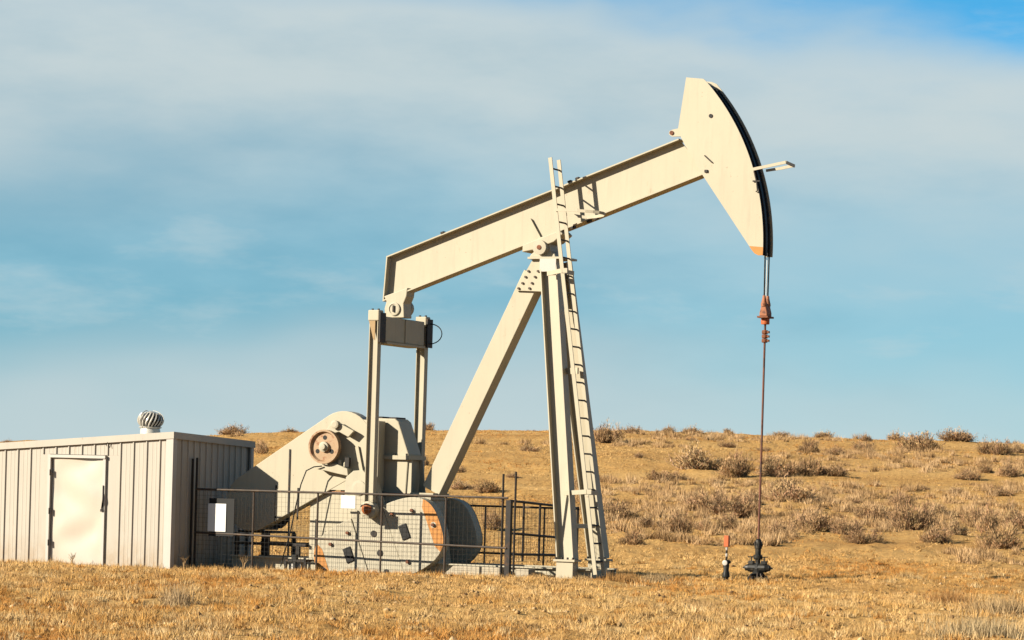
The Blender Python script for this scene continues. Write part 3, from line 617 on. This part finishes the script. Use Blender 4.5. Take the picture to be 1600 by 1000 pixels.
# corner trim, fascia, roof
ct = MB().box(-.115, .046, -.048, -.005, -.18, zt(0, 0) - .075); ct.box(.003, .046, -.005, .10, -.18, zt(0, 0) - .075); ct.build('corner_trim', M['trim'], SH)
MB().box(.003, .046, DEP - .09, DEP + .01, -.18, zt(0, DEP) - .075).build('corner_trim', M['trim'], SH)
def slope_bar(x0, x1, y0, y1, dz0, dz1): 
    return MB().hexa([(x, y, zt(x, y) + dz0) for x, y in ((x0, y0), (x1, y0), (x1, y1), (x0, y1))] + [(x, y, zt(x, y) + dz1) for x, y in ((x0, y0), (x1, y0), (x1, y1), (x0, y1))])
slope_bar(-LEN, .062, -.062, -.043, -.13, .004).build('fascia', M['shed'], SH)
slope_bar(.047, .066, -.042, DEP + .03, -.13, .004).build('fascia', M['shed'], SH)
rf = slope_bar(-LEN, .046, -.042, DEP + .03, -.045, .0).build('roof', M['galv'], SH)
# door
dfm = MB().box(DX0 - .06, DX0, -.075, .0, -.16, DZ); dfm.box(DX1, DX1 + .06, -.05, .0, -.16, DZ); dfm.box(DX0 - .06, DX1 + .06, -.075, .0, DZ + .001, DZ + .06)
dr = bpy.data.objects.new('door', None); col.objects.link(dr); dr.parent = SH; dr['label'] = 'pale dented steel door in the shed front'
dfm.build('door_frame', M['trim'], dr)
nu, nv = 18, 32; dv = []; 
for j in range(nv + 1):
    for i in range(nu + 1):
        u, v = i / nu, j / nv
        wv = .024 * math.sin(u * 5.2 + 1.2 * math.sin(v * 9.3) + .6) * math.sin(v * 9.6 + .5 + 1.1 * u) + .004 * math.sin(u * 11 + v * 6)
        dv.append((DX0 + .012 + u * (DX1 - DX0 - .024), -.008 + wv * min(1, 6 * u, 6 * (1 - u)), -.15 + v * (DZ + .14)))
dm = MB(); dm.v = dv; dm.f = [(j*(nu+1)+i, j*(nu+1)+i+1, (j+1)*(nu+1)+i+1, (j+1)*(nu+1)+i) for j in range(nv) for i in range(nu)]
dm.build('door_leaf', M['door'], dr, smooth=True)
for z in (.35, .98, 1.75): MB().tube([(DX0 + .01, -.085, z - .06), (DX0 + .01, -.085, z + .06)], .016, 8).build('hinge', M['dark'], dr)
lt = MB().box(DX1 + .018, DX1 + .034, -.07, -.051, 1.02, 1.52); lt.tube([(DX1 + .03, -.065, 1.36), (DX1 + .035, -.085, 1.22), (DX1 + .0, -.07, 1.03)], .010, 6); lt.box(DX1 - .02, DX1 + .035, -.075, -.051, 1.0, 1.05)
lt.build('latch', M['dark'], dr)
MB().tube([(-1.49, -.05, 2.30), (-1.46, -.06, 2.38), (-1.43, -.05, 2.28)], .008, 6).build('wall_hook', M['dark'], SH)
# turbine vent on the roof
vx, vy = -.83, .5; vz = zt(vx, vy)
vt = bpy.data.objects.new('roof_vent', None); col.objects.link(vt); vt.parent = SH; vt.location = (vx, vy, vz); vt['label'] = 'round spinning turbine vent on the shed roof'
MB().lathe([(.20, -.02), (.20, .10), (.19, .15), (.23, .17), (.23, .18), (.05, .185)], (0, 0, 0), 'z', 28).build('vent_neck', M['galv'], vt, smooth=True)
MB().lathe([(.05, .16), (.17, .22), (.20, .32), (.17, .42), (.05, .46)], (0, 0, 0), 'z', 20).build('vent_core', M['rubber'], vt)
MB().lathe([(.12, .452), (.12, .468), (.05, .49), (.015, .50)], (0, 0, 0), 'z', 20).build('vent_cap', M['galv'], vt, smooth=True)
vn = MB(); nseg = 10
for i in range(nseg + 1):
    q = i / nseg; zz = .175 + q * .285; rr = .13 + .125 * math.sin(math.pi * (.10 + .80 * q)) ** .8; tw = .55 * (q - .5)
    for dq, dr_ in ((-.10, 0.), (.0, .012), (.10, -.028)): vn.v.append((rr * (1 + dr_ * 3) * math.cos(tw + dq), rr * (1 + dr_ * 3) * math.sin(tw + dq), zz))
for i in range(nseg):
    for c in (0, 1): vn.f.append((3*i+c, 3*i+c+1, 3*i+c+4, 3*i+c+3))
v0 = vn.build('vane', M['galv'], vt, smooth=True)
for i in range(1, 20): dup(v0, vt, (0, 0, 0), (0, 0, 2 * math.pi * i / 20))
MB().tube([(.215, .0, .15)] + [(.31 * math.cos(R(q)), 0, .32 + .19 * math.sin(R(q))) for q in range(-40, 91, 12)], .006, 6).build('vent_brace', M['galv'], vt)
MB().tube([(-.05, -.215, .15)] + [(-.05, -.31 * math.cos(R(q)), .32 + .19 * math.sin(R(q))) for q in range(-40, 91, 12)], .009, 6).build('vent_brace', M['galv'], vt)

# ------------------------------------------------------------------ sagebrush
def bush_proto(seed, nst, grey):
    g = np.random.default_rng(seed); V = []; F = []; Cc = []; LV = []; LF = []; LC = []
    def ribbon(p0, p1, w0, w1, c):
        d = p1 - p0; sd = np.cross(d, g.normal(size=3)); sd /= np.linalg.norm(sd) + 1e-6; o = len(V)
        V.extend([p0 - sd * w0, p0 + sd * w0, p1 + sd * w1, p1 - sd * w1]); F.append((o, o+1, o+2, o+3)); Cc.extend([c] * 4)
    lobes = [(g.uniform(-.36, .36), g.uniform(-.36, .36), g.uniform(.45, 1.)) for _ in range(7)]; lobes[0] = (g.uniform(-.1, .1), g.uniform(-.1, .1), 1.)
    for i in range(nst):
        lx, ly, lh = lobes[i % 7]; th_ = g.uniform(0, 2*math.pi); el = math.acos(g.uniform(.0, 1.)); ln = g.uniform(.55, 1.0) + (.22 if g.random() < .10 else 0)
        tip = np.array([lx + .30 * ln * math.sin(el) * math.cos(th_), ly + .30 * ln * math.sin(el) * math.sin(th_), (.06 + .88 * ln * math.cos(el) ** .75) * lh])
        p0 = np.array([lx * .7 + g.normal() * .05, ly * .7 + g.normal() * .05, -.04]); mid = (p0 + tip) / 2 + g.normal(size=3) * .04 + np.array([0, 0, .03])
        wc = np.array((.08, .055, .035)) * g.uniform(.6, 1.3)
        ribbon(p0, mid, .010, .007, wc); ribbon(mid, tip, .007, .003, wc)
        tone = np.array((.57, .51, .43)) * np.array(grey) * g.uniform(.55, 1.25) * (1 + g.normal(size=3) * .04)
        for j in range(32):
            k = g.uniform(-.75, 1.05); b = (mid + (tip - mid) * k if k > 0 else mid + (p0 - mid) * -k) + g.normal(size=3) * .04; b[2] = max(b[2], -.02)
            out = (tip - p0); out = out / np.linalg.norm(out) + g.normal(size=3) * .42 + np.array([0, 0, .6]); out /= np.linalg.norm(out)
            sd = np.cross(out, g.normal(size=3)); sd /= np.linalg.norm(sd); l = g.uniform(.05, .13); wd = g.uniform(.005, .010)
            o = len(LV); LV.extend([b - sd * wd, b + sd * wd, b + out * l]); LF.append((o, o+1, o+2)); LC.extend([tone * g.uniform(.8, 1.15)] * 3)
    return (np.array(V), np.array(F), np.array(Cc)), (np.array(LV), np.array(LF), np.array(LC))
BR = []
for i, gcol in enumerate([(.60, .42, .25), (.66, .47, .29), (.52, .36, .21), (.61, .43, .26), (.55, .38, .23), (.68, .50, .31)]):
    a, b = bush_proto(40 + i, 170, gcol)
    s_ = np_mesh('stems', *a[:2], M['brush'], None, a[2]); f_ = np_mesh('foliage', *b[:2], M['brush'], None, b[2])
    BR.append((s_.data, f_.data)); bpy.data.objects.remove(s_); bpy.data.objects.remove(f_)
def bush(i, X, Y, wd, h, label, group=None):
    r_ = random.Random(i * 31 + 5)
    t = thing('sagebrush', label, 'shrub', (X, Y, hz(X, Y) - .02), r_.uniform(0, 6.28), group)
    t.scale = (wd * 1.25, wd * r_.uniform(1.0, 1.35), h * 1.2)
    for me, nm in zip(BR[i % 6], ('stems', 'foliage')):
        o = bpy.data.objects.new(nm, me); col.objects.link(o); o.parent = t
    return t
BUSHES = [
 (-13.84,148.70,1.14,.56,'wide sagebrush on the skyline just right of the shed roof'), (-11.01,149.0,.70,.33,'low sagebrush on the skyline left of the belt guard hump'),
 (-4.27,149.0,.63,.47,'round sagebrush on the skyline right of the far pitman arm'), (4.11,131.5,1.12,.94,'tall ragged sagebrush on the skyline just right of the ladder'),
 (5.69,142.7,.61,.45,'small round sagebrush on the skyline, second right of the ladder'), (6.86,143.75,.31,.26,'tiny sagebrush speck on the skyline, third right of the ladder'),
 (7.53,144.75,.68,.39,'low sagebrush on the skyline, fourth right of the ladder'), (8.65,146.6,.94,.46,'broad sagebrush on the skyline midway between ladder and polished rod'),
 (10.6,148.5,.51,.33,'small sagebrush on the skyline left of the polished rod'), (9.29,130.45,.67,.35,'small dark sagebrush just below the skyline left of the polished rod'),
 (13.06,146.35,.62,.29,'low faint sagebrush on the skyline first right of the polished rod'), (15.41,148.85,1.14,.40,'flat wide sagebrush on the skyline second right of the polished rod'),
 (16.46,141.25,.78,.44,'sagebrush on the skyline third right of the polished rod'), (18.51,146.3,.87,.56,'upright sagebrush on the skyline left of the biggest skyline bush'),
 (17.93,132.1,1.91,.94,'biggest dark sagebrush on the skyline casting a long shadow right'), (21.18,143.75,1.53,.67,'broad pale sagebrush on the skyline right of the biggest one'),
 (20.87,129.9,1.22,.75,'bushy sagebrush near the right end of the skyline'), (22.16,132.15,.67,.47,'sagebrush at the right edge of the photograph on the skyline'),
 (-24.72,146.7,.62,.26,'low sagebrush on the skyline at the far left above the shed'), (.60,120.95,.87,.46,'lone sagebrush on the upper slope left of the samson post'),
 (12.34,126.05,.91,.62,'sagebrush high on the slope right of the polished rod'), (13.39,125.1,.69,.39,'dark low sagebrush high on the slope, casting shade to its right'),
 (15.31,131.3,.78,.47,'pale sagebrush high on the slope left of the biggest skyline bush'), (6.89,111.0,1.79,.94,'large rounded sagebrush in mid slope, leftmost of a row'),
 (8.23,108.6,1.25,.97,'tall sagebrush in mid slope just left of the polished rod'), (9.63,109.35,1.26,.81,'dark sagebrush in mid slope just right of the polished rod'),
 (10.7,110.3,.99,.74,'upright sagebrush in mid slope, fourth of the row'), (11.73,110.5,1.08,.49,'low sagebrush ending the mid slope row on its right'),
 (5.28,104.5,1.02,.44,'flat dark sagebrush below the large rounded one in mid slope'), (3.16,104.25,.67,.28,'small flat sagebrush in mid slope beside the ladder'),
 (4.91,116.25,.45,.23,'tiny pale sagebrush on the bare upper slope right of the ladder'), (8.56,93.5,1.59,.84,'large dark sagebrush on the lower slope right of the polished rod'),
 (3.0,84.35,1.01,.57,'grey sagebrush on the lower slope right of the ladder foot'), (5.66,88.45,1.09,.67,'sagebrush of the lower slope thicket, left part'),
 (6.37,86.55,1.03,.77,'tallest sagebrush of the lower slope thicket above the orange box'), (7.45,92.1,.78,.49,'sagebrush of the lower slope thicket, touching the polished rod'),
 (4.37,79.1,.77,.57,'dark sagebrush at the slope foot left of the orange box'), (5.21,80.75,.52,.40,'small sagebrush at the slope foot, next left of the orange box'),
 (5.85,81.0,.72,.51,'pale sagebrush directly behind the orange box'), (10.52,87.05,1.0,.47,'wide low sagebrush on the lower right slope'),
 (11.11,83.35,.96,.89,'tall pale sagebrush on the lower right slope'), (12.63,88.5,.79,.49,'sagebrush just right of the tall pale one on the lower right slope'),
 (16.79,110.85,.85,.40,'low dark sagebrush in mid slope towards the right edge'), (18.46,112.55,.81,.65,'bushy sagebrush in mid slope closest to the right edge'),
 (17.83,113.4,.58,.35,'small sagebrush beside the bushy one in mid slope at right'), (8.3,82.1,1.15,.66,'broad pale sagebrush at the slope foot right of the wellhead'),
 (8.96,80.1,.65,.50,'sagebrush at the slope foot right of the broad pale one'), (11.92,80.4,.51,.50,'narrow upright sagebrush at the slope foot on the right'),
 (13.27,83.25,.81,.86,'tall fluffy sagebrush low at the right edge, left of its neighbour'), (14.26,85.25,.91,.76,'fluffy sagebrush low at the very right edge'),
 (13.44,87.0,.74,.58,'sagebrush behind the tall fluffy one low at right'), (7.18,79.85,.71,.43,'low sagebrush at the slope foot just right of the wellhead'),
 (12.1,93.95,.68,.42,'sagebrush above the tall pale one on the right slope'), (10.38,99.6,.55,.31,'small sagebrush right of the large dark one on the lower slope'),
 (14.02,103.0,.44,.23,'tiny sagebrush alone on the smooth slope at right'), (-1.74,97.2,.83,.43,'low sagebrush seen just above the fence beside the rear brace'),
 (-.75,95.4,.85,.43,'low sagebrush seen just above the tall fence posts'), (-.48,79.55,.54,.64,'dark sagebrush seen through the fence mesh beside the corner post'),
 (-1.97,109.1,.42,.32,'small sagebrush on the slope right of the rear brace foot'), (-3.27,112.15,.33,.50,'narrow sagebrush seen between far pitman arm and rear brace'),
 (-9.99,120.0,.71,.59,'sagebrush on the slope between shed and belt guard'), (-13.75,128.8,.55,.29,'low sagebrush behind the shed roof corner'),
 (12.41,76.0,.97,.61,'pale sagebrush standing nearest at the right edge of the slope foot'), (10.95,77.75,.83,.49,'pale sagebrush second from the right edge at the slope foot'),
 (9.03,76.9,.75,.38,'low pale sagebrush in front of the slope foot right of the wellhead'), (3.67,81.6,.59,.36,'small sagebrush at the slope foot right of the ladder'),
 (2.11,99.55,.55,.27,'small sagebrush seen between samson post and ladder'), (-.02,106.5,.50,.24,'small sagebrush in mid slope left of the samson post'),
 (2.96,74.25,.63,.36,'low sagebrush nearest the ladder foot on flat ground'), (7.93,134.3,.46,.21,'tiny sagebrush high on the slope below the broad skyline one'),
 (10.53,125.9,.48,.23,'tiny sagebrush high on the slope touching the polished rod'), (14.94,101.8,.65,.27,'low sagebrush on the smooth right slope, left of a pair'),
 (16.3,100.8,.73,.32,'low sagebrush on the smooth right slope, right of a pair'), (10.56,93.55,.56,.25,'flat small sagebrush beside the large dark one on the lower slope')]
for i, b in enumerate(BUSHES): bush(i, *b[:4], b[4], 'sagebrush on the hillside')

# ------------------------------------------------------------------ grass, brush, gravel (uncountable)
TONES = np.array((.56, .52, .46)) * np.array([(.70, .44, .165), (.64, .37, .115), (.74, .50, .22), (.58, .29, .08), (.64, .42, .19), (.54, .35, .15)])
def tufts(X, Y, H_, spread, nb, wid, tone, droop=.5, lean0=.1):
    """many small fans of blades as one vertex block: blade = one thin triangle"""
    n = len(X); g = RNG; Z = height(X, Y)
    base = np.stack([X, Y, Z], 1)[:, None, :] + np.concatenate([g.normal(size=(n, nb, 2)) * spread[:, None, None] * .45, np.zeros((n, nb, 1)) - .01], 2)
    th_ = g.uniform(0, 2*np.pi, (n, nb)); ln = H_[:, None] * g.uniform(.45, 1.1, (n, nb)); lean = g.uniform(lean0, 1.1, (n, nb)) * droop
    d = np.stack([np.cos(th_) * np.sin(lean), np.sin(th_) * np.sin(lean), np.cos(lean)], 2); tip = base + d * ln[..., None]
    ph = g.uniform(0, 2*np.pi, (n, nb)); sd = np.stack([np.cos(ph), np.sin(ph), 0 * ph], 2) * wid[:, None, None]
    V = np.stack([base - sd, base + sd, tip], 2).reshape(-1, 3); F = np.arange(len(V)).reshape(-1, 3)
    c = (tone[:, None, :] * g.uniform(.75, 1.2, (n, nb, 1)))[:, :, None, :].repeat(3, 2).reshape(-1, 3)
    return V, F, c
def scatter(n, y0, y1, margin=2.5, power=1.):
    Y = y0 + (y1 - y0) * RNG.random(n) ** power; hw = Y * .172 + margin
    return (RNG.random(n) * 2 - 1) * hw, Y
def clear(X, Y):
    s = (X - OX) * math.cos(YAW) + (Y - OY) * math.sin(YAW); t = -(X - OX) * math.sin(YAW) + (Y - OY) * math.cos(YAW)
    shed = (s < S0 + .03) & (s > S0 - LEN) & (t > T0 - .06) & (t < T0 + DEP)
    pump = (s > -6.6) & (s < 1.3) & (t > -1.2) & (t < 1.2)
    return ~(shed | pump), s, t
Vs, Fs, Cs, off = [], [], [], 0
def put(v, f, c):
    global off
    Vs.append(v); Fs.append(f + off); Cs.append(c); off += len(v)
def tone_for(X, Y, bias=0.):
    k = fbm(X * .35 + 40, Y * .16 + 11, 3) * 2.3 + RNG.normal(size=len(X)) * .22 + bias
    idx = np.clip(((k + .75) / 1.5 * 6).astype(int), 0, 5); order = np.array([3, 1, 0, 4, 2, 2]); return TONES[order[idx]]
# near flat
X, Y = scatter(60000, 29, 67, 2.5, 1.1); ok, s, t = clear(X, Y); dens = fbm(X * .6, Y * .6, 3); k = ok & (RNG.random(len(X)) < np.clip(.52 + 2.3 * dens, .05, 1)); X, Y = X[k], Y[k]
nn = len(X); put(*tufts(X, Y, .05 + .10 * RNG.random(nn) ** 2, .06 + .07 * RNG.random(nn), 13, .003 + .003 * RNG.random(nn), tone_for(X, Y), 1.3, .4))
# taller clumps
X, Y = scatter(1500, 30, 72, 2.5); ok, s, t = clear(X, Y); k = ok & (fbm(X * .3 + 5, Y * .3, 2) > -.12); X, Y = X[k], Y[k]
nn = len(X); put(*tufts(X, Y, .08 + .14 * RNG.random(nn) ** 2, .08 + .09 * RNG.random(nn), 40, .004 + .003 * RNG.random(nn), tone_for(X, Y, .1), 1.05))
# low mounded clumps, straw to rust
X, Y = scatter(3600, 29, 68, 2.5, 1.1); ok, s, t = clear(X, Y); k = ok & (fbm(X * .5 + 15, Y * .4 + 2, 3) > -.25); X, Y = X[k], Y[k]; nn = len(X)
ct_ = np.array([(.40, .235, .075), (.44, .29, .12), (.34, .165, .04), (.46, .33, .165), (.38, .26, .12), (.28, .17, .07)])[RNG.integers(0, 6, nn)] * RNG.uniform(.8, 1.15, (nn, 1))
put(*tufts(X, Y, .06 + .10 * RNG.random(nn), .10 + .16 * RNG.random(nn) ** 2, 70, .0035 + .003 * RNG.random(nn), ct_, 1.05))
# weeds along shed and fence foot
ss = RNG.uniform(-11, 1.8, 420); tt = np.where(ss < S0, T0 - .15 - RNG.random(420) * .5, -1.75 - RNG.random(420) * .9); P = np.array([site(a, b) for a, b in zip(ss, tt)])
put(*tufts(P[:, 0], P[:, 1], .05 + .12 * RNG.random(420) ** 2, .06 + .05 * RNG.random(420), 20, np.full(420, .004), tone_for(P[:, 0], P[:, 1]), .7))
X, Y = scatter(24000, 47, 74, 2.5); ok, s, t = clear(X, Y); k = ok & (RNG.random(len(X)) < np.clip(.5 + 2.4 * fbm(X * .5 + 2, Y * .35, 3), .03, 1)); X, Y = X[k], Y[k]
nn = len(X); put(*tufts(X, Y, .04 + .07 * RNG.random(nn) ** 2, .06 + .08 * RNG.random(nn), 12, .004 + .003 * RNG.random(nn), 1.12 * tone_for(X, Y, .25), 1.1))
# hillside grass
X, Y = scatter(60000, 66, 156, 4, .9); bare = np.exp(-((Y - 106.5 - .25 * X) / 2.2) ** 2) * (X > 2); k = RNG.random(len(X)) < np.clip(.50 + 1.2 * fbm(X * .22, Y * .3, 3), .06, 1) * (1 - .85 * bare); X, Y = X[k], Y[k]
nn = len(X); put(*tufts(X, Y, .06 + .11 * RNG.random(nn) ** 2, .10 + .12 * RNG.random(nn), 10, .008 + .007 * RNG.random(nn), tone_for(X, Y), 1.3, .5))
grass = np_mesh('dry_grass', np.concatenate(Vs), np.concatenate(Fs), M['grass'], None, np.concatenate(Cs))
tag(grass, 'short dry straw coloured grass covering the ground and hillside', 'grass', kind='stuff')
# low grey brush between the bushes
Vs, Fs, Cs, off = [], [], [], 0
X, Y = scatter(7000, 70, 150, 4, 1.1); q = fbm(X * .16 + 3, Y * .10 + 20, 3) + .22 * (X > 2) + .25 * np.exp(-((Y - 82) / 9) ** 2) - .15 * (Y > 112); bare = np.exp(-((Y - 106.5 - .25 * X) / 2.6) ** 2) * (X > 2)
k = (q > .20) & (RNG.random(len(X)) > bare); X, Y = X[k], Y[k]; nn = len(X)
gt = np.array((.58, .54, .48)) * np.array([(.62, .43, .24), (.58, .40, .22), (.68, .49, .29), (.52, .35, .18), (.34, .22, .11)])[RNG.integers(0, 5, nn)]
put(*tufts(X, Y, .14 + .30 * RNG.random(nn) ** 2, .13 + .15 * RNG.random(nn), 90, .007 + .004 * RNG.random(nn), gt, .95))
lowb = np_mesh('low_brush', np.concatenate(Vs), np.concatenate(Fs), M['brush'], None, np.concatenate(Cs))
tag(lowb, 'low greyish dry brush scattered between the sagebrush', 'brush', kind='stuff')
# clods and stones
X, Y = scatter(8000, 29, 66, 2, 1.3); ok, s, t = clear(X, Y); X, Y = X[ok], Y[ok]; Z = height(X, Y); nn = len(X)
oc = np.array([(1, 0, 0), (0, 1, 0), (-1, 0, 0), (0, -1, 0), (0, 0, 1), (0, 0, -1)], float); of = np.array([(0, 1, 4), (1, 2, 4), (2, 3, 4), (3, 0, 4), (1, 0, 5), (2, 1, 5), (3, 2, 5), (0, 3, 5)])
sz = .010 + .045 * RNG.random(nn) ** 5; vv = oc[None] * RNG.uniform(.6, 1.3, (nn, 6, 1)) * sz[:, None, None] * np.array([1, 1, .7]) + np.stack([X, Y, Z + sz * .2], 1)[:, None, :]
stn = np_mesh('gravel', vv.reshape(-1, 3), (of[None] + 6 * np.arange(nn)[:, None, None]).reshape(-1, 3), M['grass'], None, (np.array([(.30, .19, .085), (.24, .15, .065), (.09, .05, .022), (.34, .23, .12), (.06, .035, .018)])[RNG.integers(0, 5, nn)][:, None, :] * RNG.uniform(.8, 1.2, (nn, 1, 1))).repeat(6, 1).reshape(-1, 3))
tag(stn, 'small stones and clods strewn over the foreground', 'gravel', kind='stuff')

# single clumps one can pick out
def clump(X, Y, h, sp, nb, tone, name, label, cat, droop=.75, wid=.005):
    t = thing(name, label, cat, (X, Y, hz(X, Y)))
    v, f, c = tufts(np.array([X]), np.array([Y]), np.array([h]), np.array([sp]), nb, np.array([wid]), .5 * np.array([tone]), droop)
    o = np_mesh('blades', v - np.array([X, Y, hz(X, Y)]), f, M['grass'], t, c); tag(o, kind='stuff'); return t
clump(7.21, 49.2, .34, .42, 900, (.50, .26, .09), 'grass_clump', 'rusty orange grass clump in the right foreground', 'grass clump')
clump(7.35, 44.5, .36, .62, 1200, (.58, .40, .20), 'grass_clump', 'pale grey grass clump at the right edge of foreground', 'grass clump')
clump(5.75, 36.5, .32, .60, 1400, (.62, .46, .25), 'grass_clump', 'big pale straw clump in the bottom right corner', 'grass clump')
clump(-4.47, 40.6, .42, .24, 500, (.62, .44, .24), 'grass_clump', 'pale tall grass clump in the left foreground before the shed', 'grass clump', .6)
clump(2.03, 55.0, .26, .34, 700, (.50, .27, .09), 'grass_clump', 'rusty grass clump at the foot of the ladder', 'grass clump')
clump(2.75, 55.6, .22, .30, 500, (.58, .40, .2), 'grass_clump', 'straw grass clump just right of the ladder foot', 'grass clump')
def weed(X, Y, h, n, label, seed):
    g = random.Random(seed); t = thing('dead_weed', label, 'weed', (X, Y, hz(X, Y)))
    for i in range(n):
        a = g.uniform(0, 6.28); l = g.uniform(.1, .5); p = [(0, 0, -.02), (math.cos(a) * l * .3 * h, math.sin(a) * l * .3 * h, h * .5), (math.cos(a) * l * h, math.sin(a) * l * h, h * g.uniform(.75, 1.1))]
        st_ = MB().tube(p, [.008, .006, .003], 4)
        for j in range(3):
            q = Vector(p[1]).lerp(Vector(p[2]), g.random()); st_.tube([q, q + Vector((g.uniform(-.1, .1), g.uniform(-.1, .1), g.uniform(.04, .12)))], [.004, .002], 3)
        st_.build('stalk', M['weed'], t)
M['weed'] = mat('weed_stalk', (.250, .165, .080), .8, .2, 8)
for s, t, h, n, lb in ((-5.45, -1.75, .26, 9, 'branching dead weed in front of the fence beside the shed'), (-6.62, -2.05, .24, 7, 'small dead weed at the shed corner'), (-8.9, -2.55, .18, 6, 'dead weed in front of the shed door')):
    x_, y_ = site(s, t); weed(x_, y_, h, n, lb, int(s * 100))
